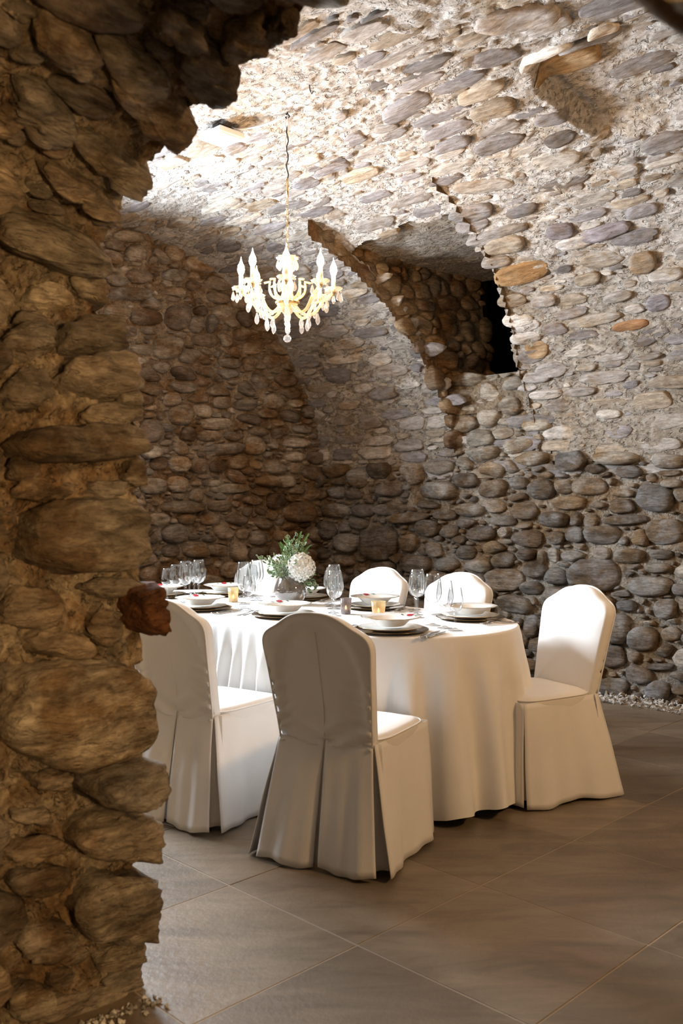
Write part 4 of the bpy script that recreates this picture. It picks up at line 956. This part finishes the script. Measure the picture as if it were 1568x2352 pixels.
for i, (t, lab) in enumerate((((-.055, -.03, .19), 'bright green fern frond at the top left of the bouquet'), ((-.02, -.02, .225), 'bright green fern frond leaning over the top centre of the bouquet'),
        ((.055, .0, .245), 'fern frond tip rising behind the top of the bouquet'), ((.095, -.02, .235), 'tall fern frond at the top right of the bouquet'), ((.10, -.01, .17), 'fern frond at the right above the hydrangea'), ((.13, -.02, .02), 'fern frond poking out right under the hydrangea'))): fern(t, lab, i)

# ------------------------------------------------------------------ chandelier
CHP = (-.285, 4.85)
cz = 2.305
ch = empty('chandelier', (*CHP, 0), 0, 'glowing crystal chandelier with eight candle bulbs hanging over the table', 'chandelier')
MB().lathe([(0, cz - .02), (.02, cz - .01), (.045, cz + .02), (.06, cz + .045), (.055, cz + .06), (.03, cz + .065), (.028, cz + .10), (.036, cz + .13), (.030, cz + .16), (.022, cz + .18), (.028, cz + .21), (.022, cz + .255), (.014, cz + .295), (0, cz + .30)], 24).build('column', M['crystal_arm'], ch)
MB().lathe([(.056, cz + .04), (.064, cz + .045), (.064, cz + .055), (.056, cz + .06)], 32, close=True).build('hub_ring', M['brass'], ch)
sc8 = lambda a, r: .10 * math.cos(a * 8) * (r > .03)
MB().lathe([(.012, cz + .27), (.03, cz + .265), (.052, cz + .28), (.056, cz + .29), (.05, cz + .287), (.03, cz + .272), (.012, cz + .277)], 64, wav=sc8).build('crown_dish', M['crystal'], ch)
MB().lathe([(0, cz - .12), (.010, cz - .105), (.012, cz - .08), (.006, cz - .06), (.016, cz - .045), (.018, cz - .03), (.01, cz - .015), (0, cz - .01)], 16).build('pendant_stem', M['crystal'], ch)
MB().lathe([(.001, cz - .160)] + [(.021 * math.cos(a), cz - .139 + .021 * math.sin(a)) for a in np.linspace(-1.4, 1.4, 9)] + [(.001, cz - .114)], 16).build('crystal_ball', M['crystal'], ch, False)
dropm = MB().lathe([(0, -.052), (.006, -.047), (.0105, -.036), (.0095, -.024), (.004, -.008), (.0012, 0)], 9).data('crystal_drop', M['crystal'], False)
beadm = MB().lathe([(0, -.006), (.0052, -.003), (.006, 0), (.0052, .003), (0, .006)], 8).data('crystal_bead', M['crystal'], False)
RB = .243; zc = cz + .107                             # radius of the candle circle, height of the drip dishes
armpts = []
for t in np.linspace(0, 1, 22):
    r = .03 + (RB - .03) * t; z = cz + .045 - .06 * math.sin(math.pi * min(1, t * 1.35)) + (max(0, t - .55) / .45) ** 1.3 * (zc - cz - .045 - .004)
    armpts.append((r, 0, z))
arm_d = MB().tube(armpts, [.0085] * 22, 8).data('arm', M['crystal_arm'])
scr = MB().tube([(.05 + .045 * math.sin(a) * (1), 0, cz + .07 + .06 * (1 - math.cos(a))) for a in np.linspace(0, 2.1, 12)] + [(.112, 0, cz + .155), (.122, 0, cz + .152)], .006, 7).data('scroll', M['crystal_arm'])
dish = MB().lathe([(.008, zc), (.024, zc + .001), (.042, zc + .014), (.046, zc + .022), (.041, zc + .018), (.022, zc + .006), (.008, zc + .005)], 48, c=(RB, 0, 0), wav=sc8).data('drip_dish', M['crystal'])
cupb = MB().lathe([(.004, zc - .02), (.010, zc - .01), (.013, zc), (.013, zc + .012), (.004, zc + .012)], 14, c=(RB, 0, 0)).data('socket', M['brass'])
slv = MB().lathe([(.0, zc + .01), (.0115, zc + .01), (.0115, zc + .085), (.0, zc + .085)], 16, c=(RB, 0, 0)).data('candle_sleeve', M['sleeve'])
blb = MB().lathe([(.0085, zc + .085), (.0148, zc + .098), (.019, zc + .114), (.0165, zc + .134), (.0085, zc + .150), (.004, zc + .162), (.0018, zc + .174), (.0003, zc + .182)], 16, c=(RB, 0, 0)).data('bulb', M['bulb'])
for k in range(8):
    a = math.radians(-90 + 45 * k + 2); rot = (0, 0, a)
    ar = link('arm', arm_d, ch); ar.rotation_euler = rot
    for d in (dish, cupb, slv, blb, scr): link(d.name, d, ar)
    for j in range(5):
        b = j * 2 * math.pi / 5 + .3; x, y = RB + .042 * math.cos(b), .042 * math.sin(b)
        o = link('crystal_bead', beadm, ar); o.location = (x, y, zc + .006)
        o = link('crystal_drop', dropm, ar); o.location = (x, y, zc - .002); o.rotation_euler = (0, 0, b)
    for r_, dz in ((.16, -.005), (.105, -.012), (.205, .01)):
        zz = np.interp(r_, [p[0] for p in armpts], [p[2] for p in armpts]) - .012
        o = link('crystal_bead', beadm, ar); o.location = (r_, 0, zz)
        o = link('crystal_drop', dropm, ar); o.location = (r_, 0, zz - .006 + dz * .3); o.scale = (1.25, 1.25, 1.25)
for k in range(8):
    a = 2 * math.pi * k / 8 + .2; o = link('crystal_drop', dropm, ch); o.location = (CHP[0] * 0 + .05 * math.cos(a), .05 * math.sin(a), cz + .275)
    o = link('crystal_drop', dropm, ch); o.location = (.028 * math.cos(a), .028 * math.sin(a), cz + .10); o.scale = (1.3, 1.3, 1.3)
hookz = float(vault_z((CHP[0] + CHP[1]) / R2)) - .01
chain0 = cz + .30
lk = [(.007 * math.cos(a), 0, .019 * math.sin(a)) for a in np.linspace(0, 2 * math.pi, 17)]
lkd = MB().tube(lk, .0016, 6, False).data('chain_link', M['brass'])
nl = 10
for k in range(nl):
    o = link('chain_link', lkd, ch); o.location = (0, 0, chain0 + .012 + k * .0305); o.rotation_euler = (0, 0, (k % 2) * math.pi / 2 + .6)
ctop = chain0 + .012 + nl * .0305
MB().lathe([(0, ctop - .01), (.006, ctop - .01), (.006, ctop + .085), (0, ctop + .085)], 10).build('tube', M['brass'], ch)
w0 = ctop + .085
MB().tube([(.0 + .006 * math.sin(i * 1.7), .003 * math.cos(i), w0 + (hookz - w0) * i / 14) for i in range(15)], .0035, 6).build('hanging_wire', M['black'], ch)
MB().tube([(-.008 + .006 * math.sin(i * 1.3 + 1), .004, w0 + .02 + (hookz - w0 - .03) * i / 14) for i in range(15)], .0035, 6).build('lamp_cord', M['white_plastic'], ch)
MB().tube([(0, 0, hookz + .04), (0, 0, hookz), (.012, 0, hookz - .015), (0, 0, hookz - .03), (-.012, 0, hookz - .018)], .004, 6).build('hook', M['black'], ch)

# ------------------------------------------------------------------ flood lamp on the vault and its cable
ha, hs = S_V.hit(np.array([508.]), np.array([290.])); fpz = S_V.pos(ha, hs, np.array([.055]))[0]
fl_ = empty('flood_lamp', tuple(fpz), math.radians(-45), 'flat white square lamp fixed to the vault at the upper left', 'lamp')
MB().box((0, 0, 0), (.19, .17, .030), None, .004).build('housing', M['white_plastic'], fl_, False)
MB().box((0, 0, -.017), (.165, .145, .006), None, .002).build('diffuser', plain('lamp_diffuser', (.9, .92, .95), .3), fl_, False)
MB().box((.02, 0, .030), (.05, .12, .035), None, .003).build('bracket', M['black'], fl_, False)
h1 = Vector((CHP[0] + .0, CHP[1], hookz + .005))
pts = []
for t in np.linspace(0, 1, 14):
    p = Vector(fpz) * (1 - t) + h1 * t + Vector((.04, 0, 0)) * (1 - t); v_ = (p.x + p.y) / R2
    pts.append((p.x, p.y, float(vault_z(v_)) - .02 - .02 * math.sin(math.pi * t)))
pts += [(h1.x + .006, h1.y, hookz - .06), (h1.x + .004, h1.y, hookz - .12)]
tag(MB().tube(pts, .0055, 8).build('cable', M['white_plastic']), 'white cable running along the vault from the flat lamp to the hook', 'cable')
hk = S_V.pos(*S_V.hit(np.array([710.]), np.array([190.])), np.array([.01]))[0]
tag(MB().tube([hk, hk + np.array([.004, 0, -.03]), hk + np.array([.012, 0, -.045]), hk + np.array([.02, 0, -.03])], .003, 6).build('iron_hook', M['black']), 'small bare iron hook in the vault right of the lamp cord', 'hook')
